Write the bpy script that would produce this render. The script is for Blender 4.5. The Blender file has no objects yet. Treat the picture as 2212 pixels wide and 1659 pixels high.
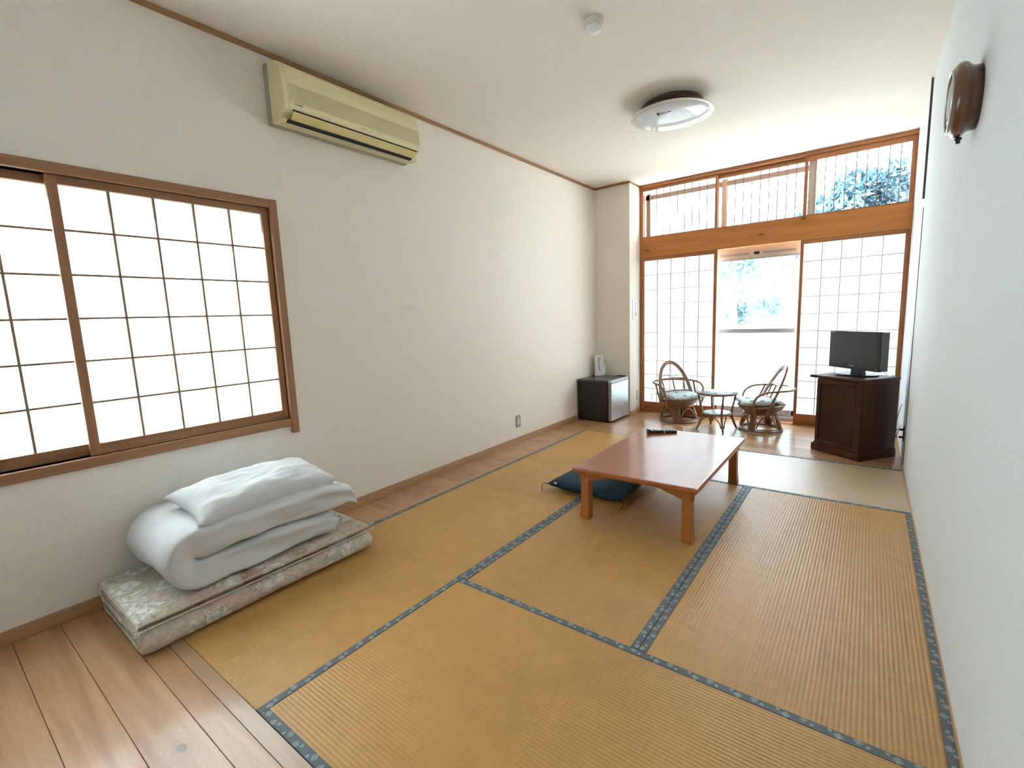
import bpy, bmesh, math, random
from mathutils import Vector, Matrix, noise
random.seed(7)
S = bpy.context.scene
COL = S.collection
PI = math.pi

# ------------------------------------------------------------------ camera
cam_d = bpy.data.cameras.new('camera')
cam_d.sensor_fit = 'HORIZONTAL'; cam_d.sensor_width = 36.0
cam_d.lens = 1017.6 / 2212 * 36.0
cam_d.clip_start = 0.02; cam_d.clip_end = 200
cam = bpy.data.objects.new('camera', cam_d); COL.objects.link(cam)
R_ = (0.7991591693917675, 0.5999148830000461, -0.0380362344626976)
U_ = (-0.053620455070542694, 0.13416636819459093, 0.9895070653833158)
F_ = (-0.598723198794809, 0.7887341242779563, -0.13938799239675317)
CP = (2.46178, -0.58084, 1.26365)
cam.matrix_world = Matrix(((R_[0], U_[0], -F_[0], CP[0]), (R_[1], U_[1], -F_[1], CP[1]),
                           (R_[2], U_[2], -F_[2], CP[2]), (0, 0, 0, 1)))
S.camera = cam

# ------------------------------------------------------------------ sky, sun, exposure
SKY = 1.0; SUN = 9.0; EXPO = 3.32
w = bpy.data.worlds.new('sky'); S.world = w; w.use_nodes = True
wn = w.node_tree.nodes; wl = w.node_tree.links
bg = wn['Background']; bg.inputs['Strength'].default_value = SKY
tc = wn.new('ShaderNodeTexCoord'); sp = wn.new('ShaderNodeSeparateXYZ'); rp = wn.new('ShaderNodeValToRGB')
wl.new(tc.outputs['Generated'], sp.inputs[0]); wl.new(sp.outputs['Z'], rp.inputs[0]); wl.new(rp.outputs[0], bg.inputs['Color'])
rp.color_ramp.elements[0].position = 0.0; rp.color_ramp.elements[0].color = (0.93, 0.97, 1.0, 1)
rp.color_ramp.elements[1].position = 0.9; rp.color_ramp.elements[1].color = (0.62, 0.80, 1.0, 1)
sun_d = bpy.data.lights.new('sun', 'SUN'); sun_d.energy = SUN; sun_d.angle = math.radians(0.6); sun_d.color = (1.0, 0.975, 0.94)
sun = bpy.data.objects.new('sun', sun_d); COL.objects.link(sun)
sun.rotation_euler = Vector((-0.62, -0.10, 0.78)).to_track_quat('Z', 'Y').to_euler()
def portal(name, loc, rot, sx, sy):
    d = bpy.data.lights.new(name, 'AREA'); d.shape = 'RECTANGLE'; d.size = sx; d.size_y = sy
    d.cycles.is_portal = True
    o = bpy.data.objects.new(name, d); COL.objects.link(o); o.location = loc; o.rotation_euler = rot
portal('portal_transom', (1.44, 5.62, 2.45), (-PI / 2, 0, 0), 2.6, 0.56)
portal('portal_door', (1.45, 5.62, 1.0), (-PI / 2, 0, 0), 0.85, 1.9)
S.view_settings.view_transform = 'Standard'
S.view_settings.look = 'None'
S.view_settings.exposure = EXPO
S.view_settings.gamma = 1.0
S.view_settings.use_curve_mapping = False
cy = S.cycles
cy.max_bounces = 9; cy.diffuse_bounces = 7; cy.glossy_bounces = 4; cy.transmission_bounces = 4; cy.transparent_max_bounces = 8
cy.sample_clamp_indirect = 6.0
cy.caustics_reflective = False; cy.caustics_refractive = False
cy.use_denoising = True

# ------------------------------------------------------------------ materials
MATS = {}
def newmat(name):
    m = bpy.data.materials.new(name); m.use_nodes = True
    nt = m.node_tree; b = nt.nodes['Principled BSDF']; MATS[name] = m
    return m, nt, b
def N(nt, t, **kw):
    n = nt.nodes.new(t)
    for k, v in kw.items():
        if k.startswith('i_'): n.inputs[k[2:].replace('_', ' ')].default_value = v
        else: setattr(n, k, v)
    return n
def math_n(nt, op, a, b=None, c=None):
    n = nt.nodes.new('ShaderNodeMath'); n.operation = op
    for i, v in enumerate((a, b, c)):
        if v is None: continue
        if isinstance(v, (int, float)): n.inputs[i].default_value = v
        else: nt.links.new(v, n.inputs[i])
    return n.outputs[0]
def mixc(nt, f, a, b, mode='MIX'):
    n = nt.nodes.new('ShaderNodeMix'); n.data_type = 'RGBA'; n.blend_type = mode
    for s, v in ((n.inputs[0], f), (n.inputs[6], a), (n.inputs[7], b)):
        if isinstance(v, (int, float)): s.default_value = v
        elif isinstance(v, tuple): s.default_value = v if len(v) == 4 else (*v, 1)
        else: nt.links.new(v, s)
    return n.outputs[2]
def ramp(nt, f, stops):
    n = nt.nodes.new('ShaderNodeValToRGB'); e = n.color_ramp.elements
    while len(e) < len(stops): e.new(0.5)
    for i, (p, c) in enumerate(stops):
        e[i].position = p; e[i].color = (*c, 1)
    nt.links.new(f, n.inputs[0]); return n.outputs[0]
def coords(nt, scale=(1, 1, 1), rnd=True):
    t = nt.nodes.new('ShaderNodeTexCoord'); o = t.outputs['Object']
    if rnd:
        oi = nt.nodes.new('ShaderNodeObjectInfo')
        v = nt.nodes.new('ShaderNodeVectorMath'); v.operation = 'SCALE'; v.inputs[0].default_value = (17.3, 9.1, 5.7)
        nt.links.new(oi.outputs['Random'], v.inputs['Scale'])
        a = nt.nodes.new('ShaderNodeVectorMath'); a.operation = 'ADD'
        nt.links.new(o, a.inputs[0]); nt.links.new(v.outputs[0], a.inputs[1]); o = a.outputs[0]
    m = nt.nodes.new('ShaderNodeMapping'); m.inputs['Scale'].default_value = scale
    nt.links.new(o, m.inputs[0]); return m.outputs[0]
def bump(nt, b, h, strength, dist=0.01):
    n = nt.nodes.new('ShaderNodeBump'); n.inputs['Strength'].default_value = strength; n.inputs['Distance'].default_value = dist
    nt.links.new(h, n.inputs['Height']); nt.links.new(n.outputs[0], b.inputs['Normal'])
def tex(nt, v, scale, detail=3, rough=0.5, dist=0.0):
    n = nt.nodes.new('ShaderNodeTexNoise'); n.inputs['Scale'].default_value = scale; n.inputs['Detail'].default_value = detail
    n.inputs['Roughness'].default_value = rough; n.inputs['Distortion'].default_value = dist
    nt.links.new(v, n.inputs['Vector']); return n.outputs['Fac']
def simple(name, col, rough=0.5, metal=0.0, var=0.08, scale=30, bmp=0.0, bscale=200, coat=0.0, spec=0.5):
    m, nt, b = newmat(name)
    v = coords(nt); f = tex(nt, v, scale, 4)
    c2 = tuple(c * (1 - var) for c in col); c3 = tuple(min(1, c * (1 + var)) for c in col)
    nt.links.new(ramp(nt, f, [(0.3, c2), (0.7, c3)]), b.inputs['Base Color'])
    b.inputs['Roughness'].default_value = rough; b.inputs['Metallic'].default_value = metal
    b.inputs['Coat Weight'].default_value = coat; b.inputs['Specular IOR Level'].default_value = spec
    if bmp: bump(nt, b, tex(nt, v, bscale, 2), bmp, 0.002)
    return m
def wood(name, light, dark, axis='x', rough=0.4, knots=False, coat=0.0, fine=1.0, kn=2.2, spec=0.5, bmp=0.03, crough=0.12, plane='xy', cior=1.5):
    m, nt, b = newmat(name)
    st = {'x': (0.07, 1, 1), 'y': (1, 0.07, 1), 'z': (1, 1, 0.07)}[axis]
    v = coords(nt, st)
    f1 = tex(nt, v, 9 * fine, 5, 0.55, 1.2); f2 = tex(nt, v, 60 * fine, 4, 0.6)
    f = math_n(nt, 'ADD', math_n(nt, 'MULTIPLY', f1, 0.68), math_n(nt, 'MULTIPLY', f2, 0.32))
    mid = tuple((a + c) / 2 for a, c in zip(light, dark))
    c = ramp(nt, f, [(0.36, dark), (0.5, mid), (0.64, light)])
    oi = nt.nodes.new('ShaderNodeObjectInfo')
    br = math_n(nt, 'ADD', math_n(nt, 'MULTIPLY', oi.outputs['Random'], 0.22), 0.89)
    hs = nt.nodes.new('ShaderNodeHueSaturation'); nt.links.new(br, hs.inputs['Value']); nt.links.new(c, hs.inputs['Color']); c = hs.outputs[0]
    if knots:
        ks = {'x': (0.55, 1, 1), 'y': (1, 0.42, 1), 'z': (1, 1, 0.42)}[axis]
        vk = coords(nt, ks)
        se = nt.nodes.new('ShaderNodeSeparateXYZ'); nt.links.new(vk, se.inputs[0]); cb = nt.nodes.new('ShaderNodeCombineXYZ')
        nt.links.new(se.outputs[plane[0].upper()], cb.inputs[0]); nt.links.new(se.outputs[plane[1].upper()], cb.inputs[1])
        vo = nt.nodes.new('ShaderNodeTexVoronoi'); vo.voronoi_dimensions = '2D'; vo.inputs['Scale'].default_value = kn; nt.links.new(cb.outputs[0], vo.inputs['Vector'])
        rr = math_n(nt, 'ADD', vo.outputs['Distance'], math_n(nt, 'MULTIPLY', math_n(nt, 'SUBTRACT', tex(nt, vk, 26, 4, 0.7), 0.5), 0.09))
        k = ramp(nt, rr, [(0.038, (1, 1, 1)), (0.062, (0.0, 0.0, 0.0))])
        k2 = ramp(nt, rr, [(0.05, (1, 1, 1)), (0.34, (0, 0, 0))])
        rg = math_n(nt, 'SINE', math_n(nt, 'MULTIPLY', rr, 85.0))
        k2 = math_n(nt, 'MULTIPLY', k2, math_n(nt, 'ADD', math_n(nt, 'MULTIPLY', rg, 0.22), 0.55))
        sk = nt.nodes.new('ShaderNodeSeparateColor'); nt.links.new(vo.outputs['Color'], sk.inputs[0])
        on = math_n(nt, 'LESS_THAN', sk.outputs[0], 0.62); k = math_n(nt, 'MULTIPLY', k, on); k2 = math_n(nt, 'MULTIPLY', k2, on)
        c = mixc(nt, math_n(nt, 'MULTIPLY', k2, 0.42), c, tuple(x * 0.55 for x in dark))
        c = mixc(nt, math_n(nt, 'MULTIPLY', k, 0.85), c, tuple(x * 0.3 for x in dark))
    nt.links.new(c, b.inputs['Base Color'])
    b.inputs['Roughness'].default_value = rough; b.inputs['Coat Weight'].default_value = coat; b.inputs['Coat Roughness'].default_value = crough; b.inputs['Coat IOR'].default_value = cior
    b.inputs['Specular IOR Level'].default_value = spec
    if bmp: bump(nt, b, f2, bmp, 0.002)
    return m

def wallpaper(name, col, stain=False):
    m, nt, b = newmat(name)
    v = coords(nt, rnd=False)
    f = tex(nt, v, 70, 5, 0.7)
    c = ramp(nt, f, [(0.3, tuple(x * 0.965 for x in col)), (0.7, tuple(min(1, x * 1.03) for x in col))])
    if stain:
        def blob(cy_, cz_, ry, rz, s):
            t = nt.nodes.new('ShaderNodeTexCoord'); se = nt.nodes.new('ShaderNodeSeparateXYZ'); nt.links.new(t.outputs['Object'], se.inputs[0])
            a = math_n(nt, 'POWER', math_n(nt, 'DIVIDE', math_n(nt, 'SUBTRACT', se.outputs['Y'], cy_), ry), 2)
            d = math_n(nt, 'POWER', math_n(nt, 'DIVIDE', math_n(nt, 'SUBTRACT', se.outputs['Z'], cz_), rz), 2)
            g = math_n(nt, 'SUBTRACT', 1.0, math_n(nt, 'ADD', a, d))
            g = math_n(nt, 'MAXIMUM', g, 0.0)
            return math_n(nt, 'MULTIPLY', g, s)
        c = mixc(nt, blob(1.84, 1.365, 0.09, 0.02, 0.10), c, (0.25, 0.22, 0.19))
        c = mixc(nt, blob(1.93, 1.29, 0.07, 0.06, 0.05), c, (0.25, 0.22, 0.19))
    nt.links.new(c, b.inputs['Base Color']); b.inputs['Roughness'].default_value = 0.85
    b.inputs['Specular IOR Level'].default_value = 0.25
    bump(nt, b, tex(nt, v, 240, 3, 0.7), 0.12, 0.003)
    return m

WALL = wallpaper('wallpaper_white', (0.83, 0.77, 0.69), True)
WALLR = wallpaper('wallpaper_cool_lit', (0.74, 0.80, 0.84))  # cool cast of the left window's light is put into the paper colour
CEIL = wallpaper('ceiling_paper', (0.80, 0.755, 0.675))
FLOORW = wood('floor_cedar', (0.53, 0.30, 0.150), (0.37, 0.185, 0.080), 'x', 0.30, True, 0.35, 1.0, 4.2)
TRIMWOOD = wood('window_trim_wood', (0.36, 0.18, 0.085), (0.26, 0.115, 0.05), 'y', 0.45)
TRIMX = wood('trim_wood_x', (0.42, 0.17, 0.055), (0.30, 0.105, 0.032), 'x', 0.42)
TRIMZ = wood('trim_wood_z', (0.42, 0.17, 0.060), (0.30, 0.105, 0.035), 'z', 0.42)
LINTEL = wood('lintel_wood', (0.62, 0.245, 0.060), (0.48, 0.165, 0.035), 'x', 0.6, True, 0.0, 1.0, 3.6, plane='xz')
CEILTRIM = wood('ceiling_trim_wood', (0.36, 0.20, 0.09), (0.27, 0.14, 0.06), 'y', 0.5)
LATT = wood('lattice_wood', (0.34, 0.22, 0.14), (0.24, 0.15, 0.09), 'z', 0.6)
TABLEW = wood('table_lacquer', (0.36, 0.078, 0.012), (0.26, 0.050, 0.007), 'y', 0.5, False, 1.0, 0.5, bmp=0.0, spec=0.1, crough=0.18, cior=2.0)
TABLEL = wood('table_leg_wood', (0.42, 0.145, 0.032), (0.31, 0.09, 0.018), 'z', 0.38, False, 0.2)
DARKW = wood('cabinet_dark_wood', (0.085, 0.029, 0.014), (0.05, 0.016, 0.008), 'z', 0.42, False, 0.0, spec=0.3)
RATTAN = wood('rattan_cane', (0.30, 0.155, 0.080), (0.18, 0.085, 0.042), 'z', 0.42, False, 0.2)
CLOCKW = wood('clock_wood', (0.16, 0.065, 0.030), (0.09, 0.032, 0.015), 'z', 0.25, False, 0.5)

def tatami_mat(name, base, axis, rough=0.38, spec=0.4, coat=0.0):
    m, nt, b = newmat(name)
    sc = (1, 0.03, 1) if axis == 'x' else (0.03, 1, 1)       # fine rush strands lie across the ribs
    v = coords(nt, sc); fine = tex(nt, v, 420, 2, 0.6)
    v2 = coords(nt); big = tex(nt, v2, 1.4, 3); med = tex(nt, v2, 14, 3)
    f = math_n(nt, 'ADD', math_n(nt, 'MULTIPLY', fine, 0.40), math_n(nt, 'ADD', math_n(nt, 'MULTIPLY', big, 0.4), math_n(nt, 'MULTIPLY', med, 0.2)))
    c = ramp(nt, f, [(0.36, tuple(x * 0.84 for x in base)), (0.62, tuple(min(1, x * 1.12) for x in base))])
    nt.links.new(c, b.inputs['Base Color'])
    b.inputs['Roughness'].default_value = rough; b.inputs['Specular IOR Level'].default_value = spec; b.inputs['Coat Weight'].default_value = coat; b.inputs['Coat Roughness'].default_value = 0.42
    bump(nt, b, fine, 0.25, 0.001)
    return m
TATX = tatami_mat('rush_weave_x', (0.52, 0.285, 0.088), 'x')
TATE = tatami_mat('rush_weave_glare', (0.50, 0.36, 0.21), 'x', 0.40, 1.0, 1.0)  # far mat: window glare put into a paler colour and stronger gloss
TATY = tatami_mat('rush_weave_y', (0.52, 0.285, 0.088), 'y')

def heri_mat():
    m, nt, b = newmat('border_cloth')
    t = nt.nodes.new('ShaderNodeUVMap'); se = nt.nodes.new('ShaderNodeSeparateXYZ'); nt.links.new(t.outputs[0], se.inputs[0])
    P = 0.137
    u = math_n(nt, 'MODULO', se.outputs['X'], P); v = se.outputs['Y']
    base = ramp(nt, tex(nt, t.outputs[0], 900, 2), [(0.3, (0.085, 0.105, 0.125)), (0.7, (0.125, 0.150, 0.170))])
    c = base
    def dia(cu, cv, r):
        du = math_n(nt, 'ABSOLUTE', math_n(nt, 'SUBTRACT', u, cu)); dv = math_n(nt, 'ABSOLUTE', math_n(nt, 'SUBTRACT', v, cv))
        return math_n(nt, 'DIVIDE', math_n(nt, 'ADD', du, dv), r)
    def sq(cu, cv, r):
        du = math_n(nt, 'ABSOLUTE', math_n(nt, 'SUBTRACT', u, cu)); dv = math_n(nt, 'ABSOLUTE', math_n(nt, 'SUBTRACT', v, cv))
        return math_n(nt, 'DIVIDE', math_n(nt, 'MAXIMUM', du, dv), r)
    def paint(d, col, lim=1.0):
        nonlocal c
        c = mixc(nt, math_n(nt, 'LESS_THAN', d, lim), c, col)
    for cu, cv, su, sv in ((0.022, 0.009, 0.045, 0.017), (0.112, 0.019, 0.090, 0.008)):
        q = 0.0058
        d = None
        for a, e in ((q, 0), (-q, 0), (0, q), (0, -q)):
            x = sq(cu + a, cv + e, 0.0050)
            d = x if d is None else math_n(nt, 'MINIMUM', d, x)
        paint(d, (0.30, 0.34, 0.315)); paint(d, (0.20, 0.24, 0.235), 0.45)
        d2 = sq(su, sv, 0.0050); paint(d2, (0.33, 0.38, 0.38)); paint(d2, (0.22, 0.27, 0.28), 0.4)
    nt.links.new(c, b.inputs['Base Color']); b.inputs['Roughness'].default_value = 0.6
    return m
HERI = heri_mat()

def paper_mat():
    m, nt, b = newmat('shoji_paper')
    out = nt.nodes['Material Output']
    v = coords(nt); f = tex(nt, v, 40, 5, 0.7)
    c = ramp(nt, f, [(0.3, (0.84, 0.90, 0.92)), (0.7, (0.90, 0.95, 0.97))])
    d = nt.nodes.new('ShaderNodeBsdfDiffuse'); t = nt.nodes.new('ShaderNodeBsdfTranslucent'); mx = nt.nodes.new('ShaderNodeMixShader')
    nt.links.new(c, d.inputs[0]); nt.links.new(c, t.inputs[0]); mx.inputs[0].default_value = 0.48
    nt.links.new(d.outputs[0], mx.inputs[1]); nt.links.new(t.outputs[0], mx.inputs[2]); nt.links.new(mx.outputs[0], out.inputs[0])
    return m
PAPER = paper_mat()
def glass_mat(name, tint=(0.97, 1, 1), refl=0.06, rough=0.0):
    m, nt, b = newmat(name)
    out = nt.nodes['Material Output']
    g = nt.nodes.new('ShaderNodeBsdfGlossy'); g.inputs['Roughness'].default_value = rough
    t = nt.nodes.new('ShaderNodeBsdfTransparent'); t.inputs[0].default_value = (*tint, 1)
    lw = nt.nodes.new('ShaderNodeLayerWeight'); lw.inputs['Blend'].default_value = refl
    mx = nt.nodes.new('ShaderNodeMixShader'); nt.links.new(lw.outputs['Fresnel'], mx.inputs[0])
    nt.links.new(t.outputs[0], mx.inputs[1]); nt.links.new(g.outputs[0], mx.inputs[2]); nt.links.new(mx.outputs[0], out.inputs[0])
    return m
GLASS = glass_mat('window_glass')
CLEARP = glass_mat('clear_acrylic', (0.93, 0.93, 0.92), 0.12, 0.05)
ALU = simple('aluminium_sash', (0.62, 0.57, 0.50), 0.35, 0.3, 0.04)
ALUG = simple('grey_aluminium', (0.42, 0.42, 0.44), 0.35, 0.4, 0.04)
ACB = simple('aged_cream_plastic', (0.80, 0.715, 0.43), 0.38, 0, 0.03, 6)
ACG = simple('aged_cream_grille', (0.62, 0.565, 0.34), 0.45, 0, 0.03, 6)
ACL = simple('yellowed_louver', (0.70, 0.58, 0.26), 0.4, 0, 0.03, 6)
ACP = simple('grey_back_plate', (0.40, 0.365, 0.28), 0.5, 0, 0.03)
BLACK = simple('black_plastic', (0.016, 0.016, 0.018), 0.35, 0, 0.1)
SLOT = simple('dark_slot', (0.01, 0.01, 0.009), 0.8, 0, 0.1)
INK = simple('dark_print', (0.05, 0.05, 0.045), 0.6, 0, 0.1)
SILVER = simple('silver_print', (0.65, 0.66, 0.68), 0.3, 0.6, 0.05)
WHITEP = simple('white_plastic', (0.80, 0.81, 0.82), 0.25, 0, 0.02)
OFFWH = simple('offwhite_plastic', (0.66, 0.63, 0.56), 0.4, 0, 0.02)
LAMPD = simple('lamp_diffuser', (0.74, 0.77, 0.80), 0.12, 0, 0.02, coat=0.5)
LAMPB = wood('lamp_base_brown', (0.15, 0.085, 0.055), (0.08, 0.045, 0.03), 'z', 0.4)
FRIDGE = simple('charcoal_enamel', (0.013, 0.012, 0.011), 0.42, 0, 0.1, bmp=0.05, bscale=600)
FTOP = simple('fridge_top_grey', (0.075, 0.068, 0.062), 0.28, 0, 0.08)
FDOOR = simple('brushed_silver_door', (0.70, 0.73, 0.75), 0.36, 0.65, 0.05)
FEDGE = simple('grey_door_edge', (0.30, 0.27, 0.24), 0.4, 0.2, 0.05)
PLATE = simple('steel_switch_plate', (0.28, 0.265, 0.235), 0.35, 0.6, 0.05)
TVB = simple('dark_grey_tv_shell', (0.022, 0.022, 0.028), 0.28, 0, 0.08)
TVS = simple('side_grey_tv_shell', (0.075, 0.085, 0.090), 0.42, 0, 0.08)
SCREEN = simple('matte_lcd_screen', (0.014, 0.015, 0.016), 0.42, 0, 0.05)
NAVY = simple('teal_navy_cotton', (0.007, 0.036, 0.064), 0.85, 0, 0.25, 9, 0.4, 500)
TASSEL = simple('dark_tassel', (0.02, 0.03, 0.035), 0.8)
WHITEC = simple('white_cotton', (0.60, 0.61, 0.62), 0.85, 0, 0.02, 8, 0.15, 700)
PIPE = simple('beige_piping', (0.55, 0.50, 0.40), 0.8, 0, 0.1)
GLAZED = glass_mat('table_glass', (0.9, 0.95, 0.96), 0.30)
CONC = simple('pale_terrace_concrete', (0.78, 0.77, 0.75), 0.8, 0, 0.06, 3)
GRAVEL = simple('grey_gravel', (0.36, 0.35, 0.33), 0.9, 0, 0.2, 20)
EAVE = simple('eave_boards', (0.55, 0.50, 0.43), 0.8, 0, 0.1)
BARK = simple('bark', (0.46, 0.44, 0.41), 0.9, 0, 0.3, 12)
def leaf_mat(name, stops):
    m, nt, b = newmat(name)
    out = nt.nodes['Material Output']
    v = coords(nt, rnd=False); f = tex(nt, v, 1.1, 4, 0.6)
    c = ramp(nt, f, stops)
    nt.links.new(c, b.inputs['Base Color']); b.inputs['Roughness'].default_value = 0.6
    t = nt.nodes.new('ShaderNodeBsdfTranslucent'); nt.links.new(c, t.inputs[0]); mx = nt.nodes.new('ShaderNodeMixShader'); mx.inputs[0].default_value = 0.3
    nt.links.new(b.outputs[0], mx.inputs[1]); nt.links.new(t.outputs[0], mx.inputs[2]); nt.links.new(mx.outputs[0], out.inputs[0])
    return m
LEAF = leaf_mat('leaf_overexposed', [(0.34, (0.12, 0.20, 0.23)), (0.50, (0.30, 0.42, 0.43)), (0.64, (0.55, 0.63, 0.62))])  # overexposed daylight is put into the leaf colour as pale teal
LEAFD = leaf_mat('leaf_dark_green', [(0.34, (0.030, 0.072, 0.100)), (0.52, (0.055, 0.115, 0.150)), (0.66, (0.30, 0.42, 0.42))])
def floral(name, big=6.5):
    m, nt, b = newmat(name)
    v = coords(nt, rnd=False)
    def warp(sc, amt, src):
        n = nt.nodes.new('ShaderNodeTexNoise'); n.inputs['Scale'].default_value = sc; n.inputs['Detail'].default_value = 4; nt.links.new(v, n.inputs['Vector'])
        sv = nt.nodes.new('ShaderNodeVectorMath'); sv.operation = 'SCALE'; sv.inputs['Scale'].default_value = amt; nt.links.new(n.outputs['Color'], sv.inputs[0])
        av = nt.nodes.new('ShaderNodeVectorMath'); av.operation = 'ADD'; nt.links.new(src, av.inputs[0]); nt.links.new(sv.outputs[0], av.inputs[1]); return av.outputs[0]
    p = warp(11, 0.12, v); p2 = warp(26, 0.05, p)
    base = ramp(nt, tex(nt, v, 4.2, 5, 0.6), [(0.36, (0.46, 0.42, 0.33)), (0.47, (0.58, 0.53, 0.43)), (0.55, (0.62, 0.52, 0.44)), (0.64, (0.62, 0.43, 0.37))])
    fine = tex(nt, p, 34, 5, 0.7)
    base = mixc(nt, ramp(nt, fine, [(0.46, (0, 0, 0)), (0.66, (0.6, 0.6, 0.6))]), base, (0.33, 0.325, 0.23))
    def voro(sc, q, feat='F1'):
        n = nt.nodes.new('ShaderNodeTexVoronoi'); n.inputs['Scale'].default_value = sc; n.feature = feat; nt.links.new(q, n.inputs['Vector']); return n
    lf = voro(22, p2); c = mixc(nt, ramp(nt, lf.outputs['Distance'], [(0.26, (0.7, 0.7, 0.7)), (0.36, (0, 0, 0))]), base, (0.40, 0.40, 0.295))
    pet = voro(30, p2)
    shade = ramp(nt, pet.outputs['Distance'], [(0.05, (0.82, 0.82, 0.79)), (0.35, (0.72, 0.71, 0.66)), (0.62, (0.50, 0.48, 0.40))])
    fl = voro(big, p2); sel = nt.nodes.new('ShaderNodeSeparateColor'); nt.links.new(fl.outputs['Color'], sel.inputs[0])
    rag = math_n(nt, 'ADD', fl.outputs['Distance'], math_n(nt, 'MULTIPLY', math_n(nt, 'SUBTRACT', fine, 0.5), 0.35))
    isw = math_n(nt, 'MULTIPLY', ramp(nt, rag, [(0.47, (1, 1, 1)), (0.57, (0, 0, 0))]), math_n(nt, 'GREATER_THAN', sel.outputs[0], 0.34))
    c = mixc(nt, isw, c, shade)
    pinkish = ramp(nt, pet.outputs['Distance'], [(0.05, (0.60, 0.45, 0.39)), (0.55, (0.44, 0.30, 0.24))])
    isp = math_n(nt, 'MULTIPLY', ramp(nt, rag, [(0.34, (1, 1, 1)), (0.46, (0, 0, 0))]), math_n(nt, 'LESS_THAN', sel.outputs[0], 0.20))
    c = mixc(nt, isp, c, pinkish)
    ed = voro(24, p, 'DISTANCE_TO_EDGE')
    line = math_n(nt, 'MULTIPLY', ramp(nt, ed.outputs['Distance'], [(0.01, (1, 1, 1)), (0.045, (0, 0, 0))]), ramp(nt, tex(nt, v, 15, 3), [(0.44, (0, 0, 0)), (0.58, (1, 1, 1))]))
    c = mixc(nt, math_n(nt, 'MULTIPLY', line, 0.55), c, (0.15, 0.14, 0.085))
    nt.links.new(c, b.inputs['Base Color']); b.inputs['Roughness'].default_value = 0.85
    bump(nt, b, tex(nt, v, 30, 4), 0.35, 0.01)
    return m
FLORAL = floral('faded_floral_cotton')
def seat_print():
    m, nt, b = newmat('seat_cushion_print')
    v = coords(nt)
    vo = nt.nodes.new('ShaderNodeTexVoronoi'); vo.inputs['Scale'].default_value = 9; nt.links.new(v, vo.inputs['Vector'])
    f = tex(nt, v, 16, 3, 0.6, 1.0)
    c = ramp(nt, f, [(0.38, (0.34, 0.43, 0.44)), (0.5, (0.50, 0.58, 0.57)), (0.60, (0.56, 0.60, 0.58))])
    c = mixc(nt, math_n(nt, 'LESS_THAN', vo.outputs['Distance'], 0.22), c, (0.10, 0.115, 0.11))
    c = mixc(nt, math_n(nt, 'GREATER_THAN', f, 0.63), c, (0.34, 0.22, 0.14))
    nt.links.new(c, b.inputs['Base Color']); b.inputs['Roughness'].default_value = 0.8
    return m
SEATP = seat_print()
def weave_mat():
    m, nt, b = newmat('woven_cane_panel')
    t = nt.nodes.new('ShaderNodeTexCoord'); se = nt.nodes.new('ShaderNodeSeparateXYZ'); nt.links.new(t.outputs['Object'], se.inputs[0])
    a = math_n(nt, 'ADD', se.outputs['X'], se.outputs['Z']); d = math_n(nt, 'SUBTRACT', se.outputs['X'], se.outputs['Z'])
    s1 = math_n(nt, 'ABSOLUTE', math_n(nt, 'SINE', math_n(nt, 'MULTIPLY', a, 150.0))); s2 = math_n(nt, 'ABSOLUTE', math_n(nt, 'SINE', math_n(nt, 'MULTIPLY', d, 150.0)))
    g = math_n(nt, 'MINIMUM', s1, s2)
    nt.links.new(ramp(nt, g, [(0.1, (0.040, 0.016, 0.008)), (0.7, (0.080, 0.036, 0.019))]), b.inputs['Base Color'])
    b.inputs['Roughness'].default_value = 0.65; b.inputs['Specular IOR Level'].default_value = 0.2; bump(nt, b, g, 0.4, 0.003)
    return m
WEAVE = weave_mat()

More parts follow.
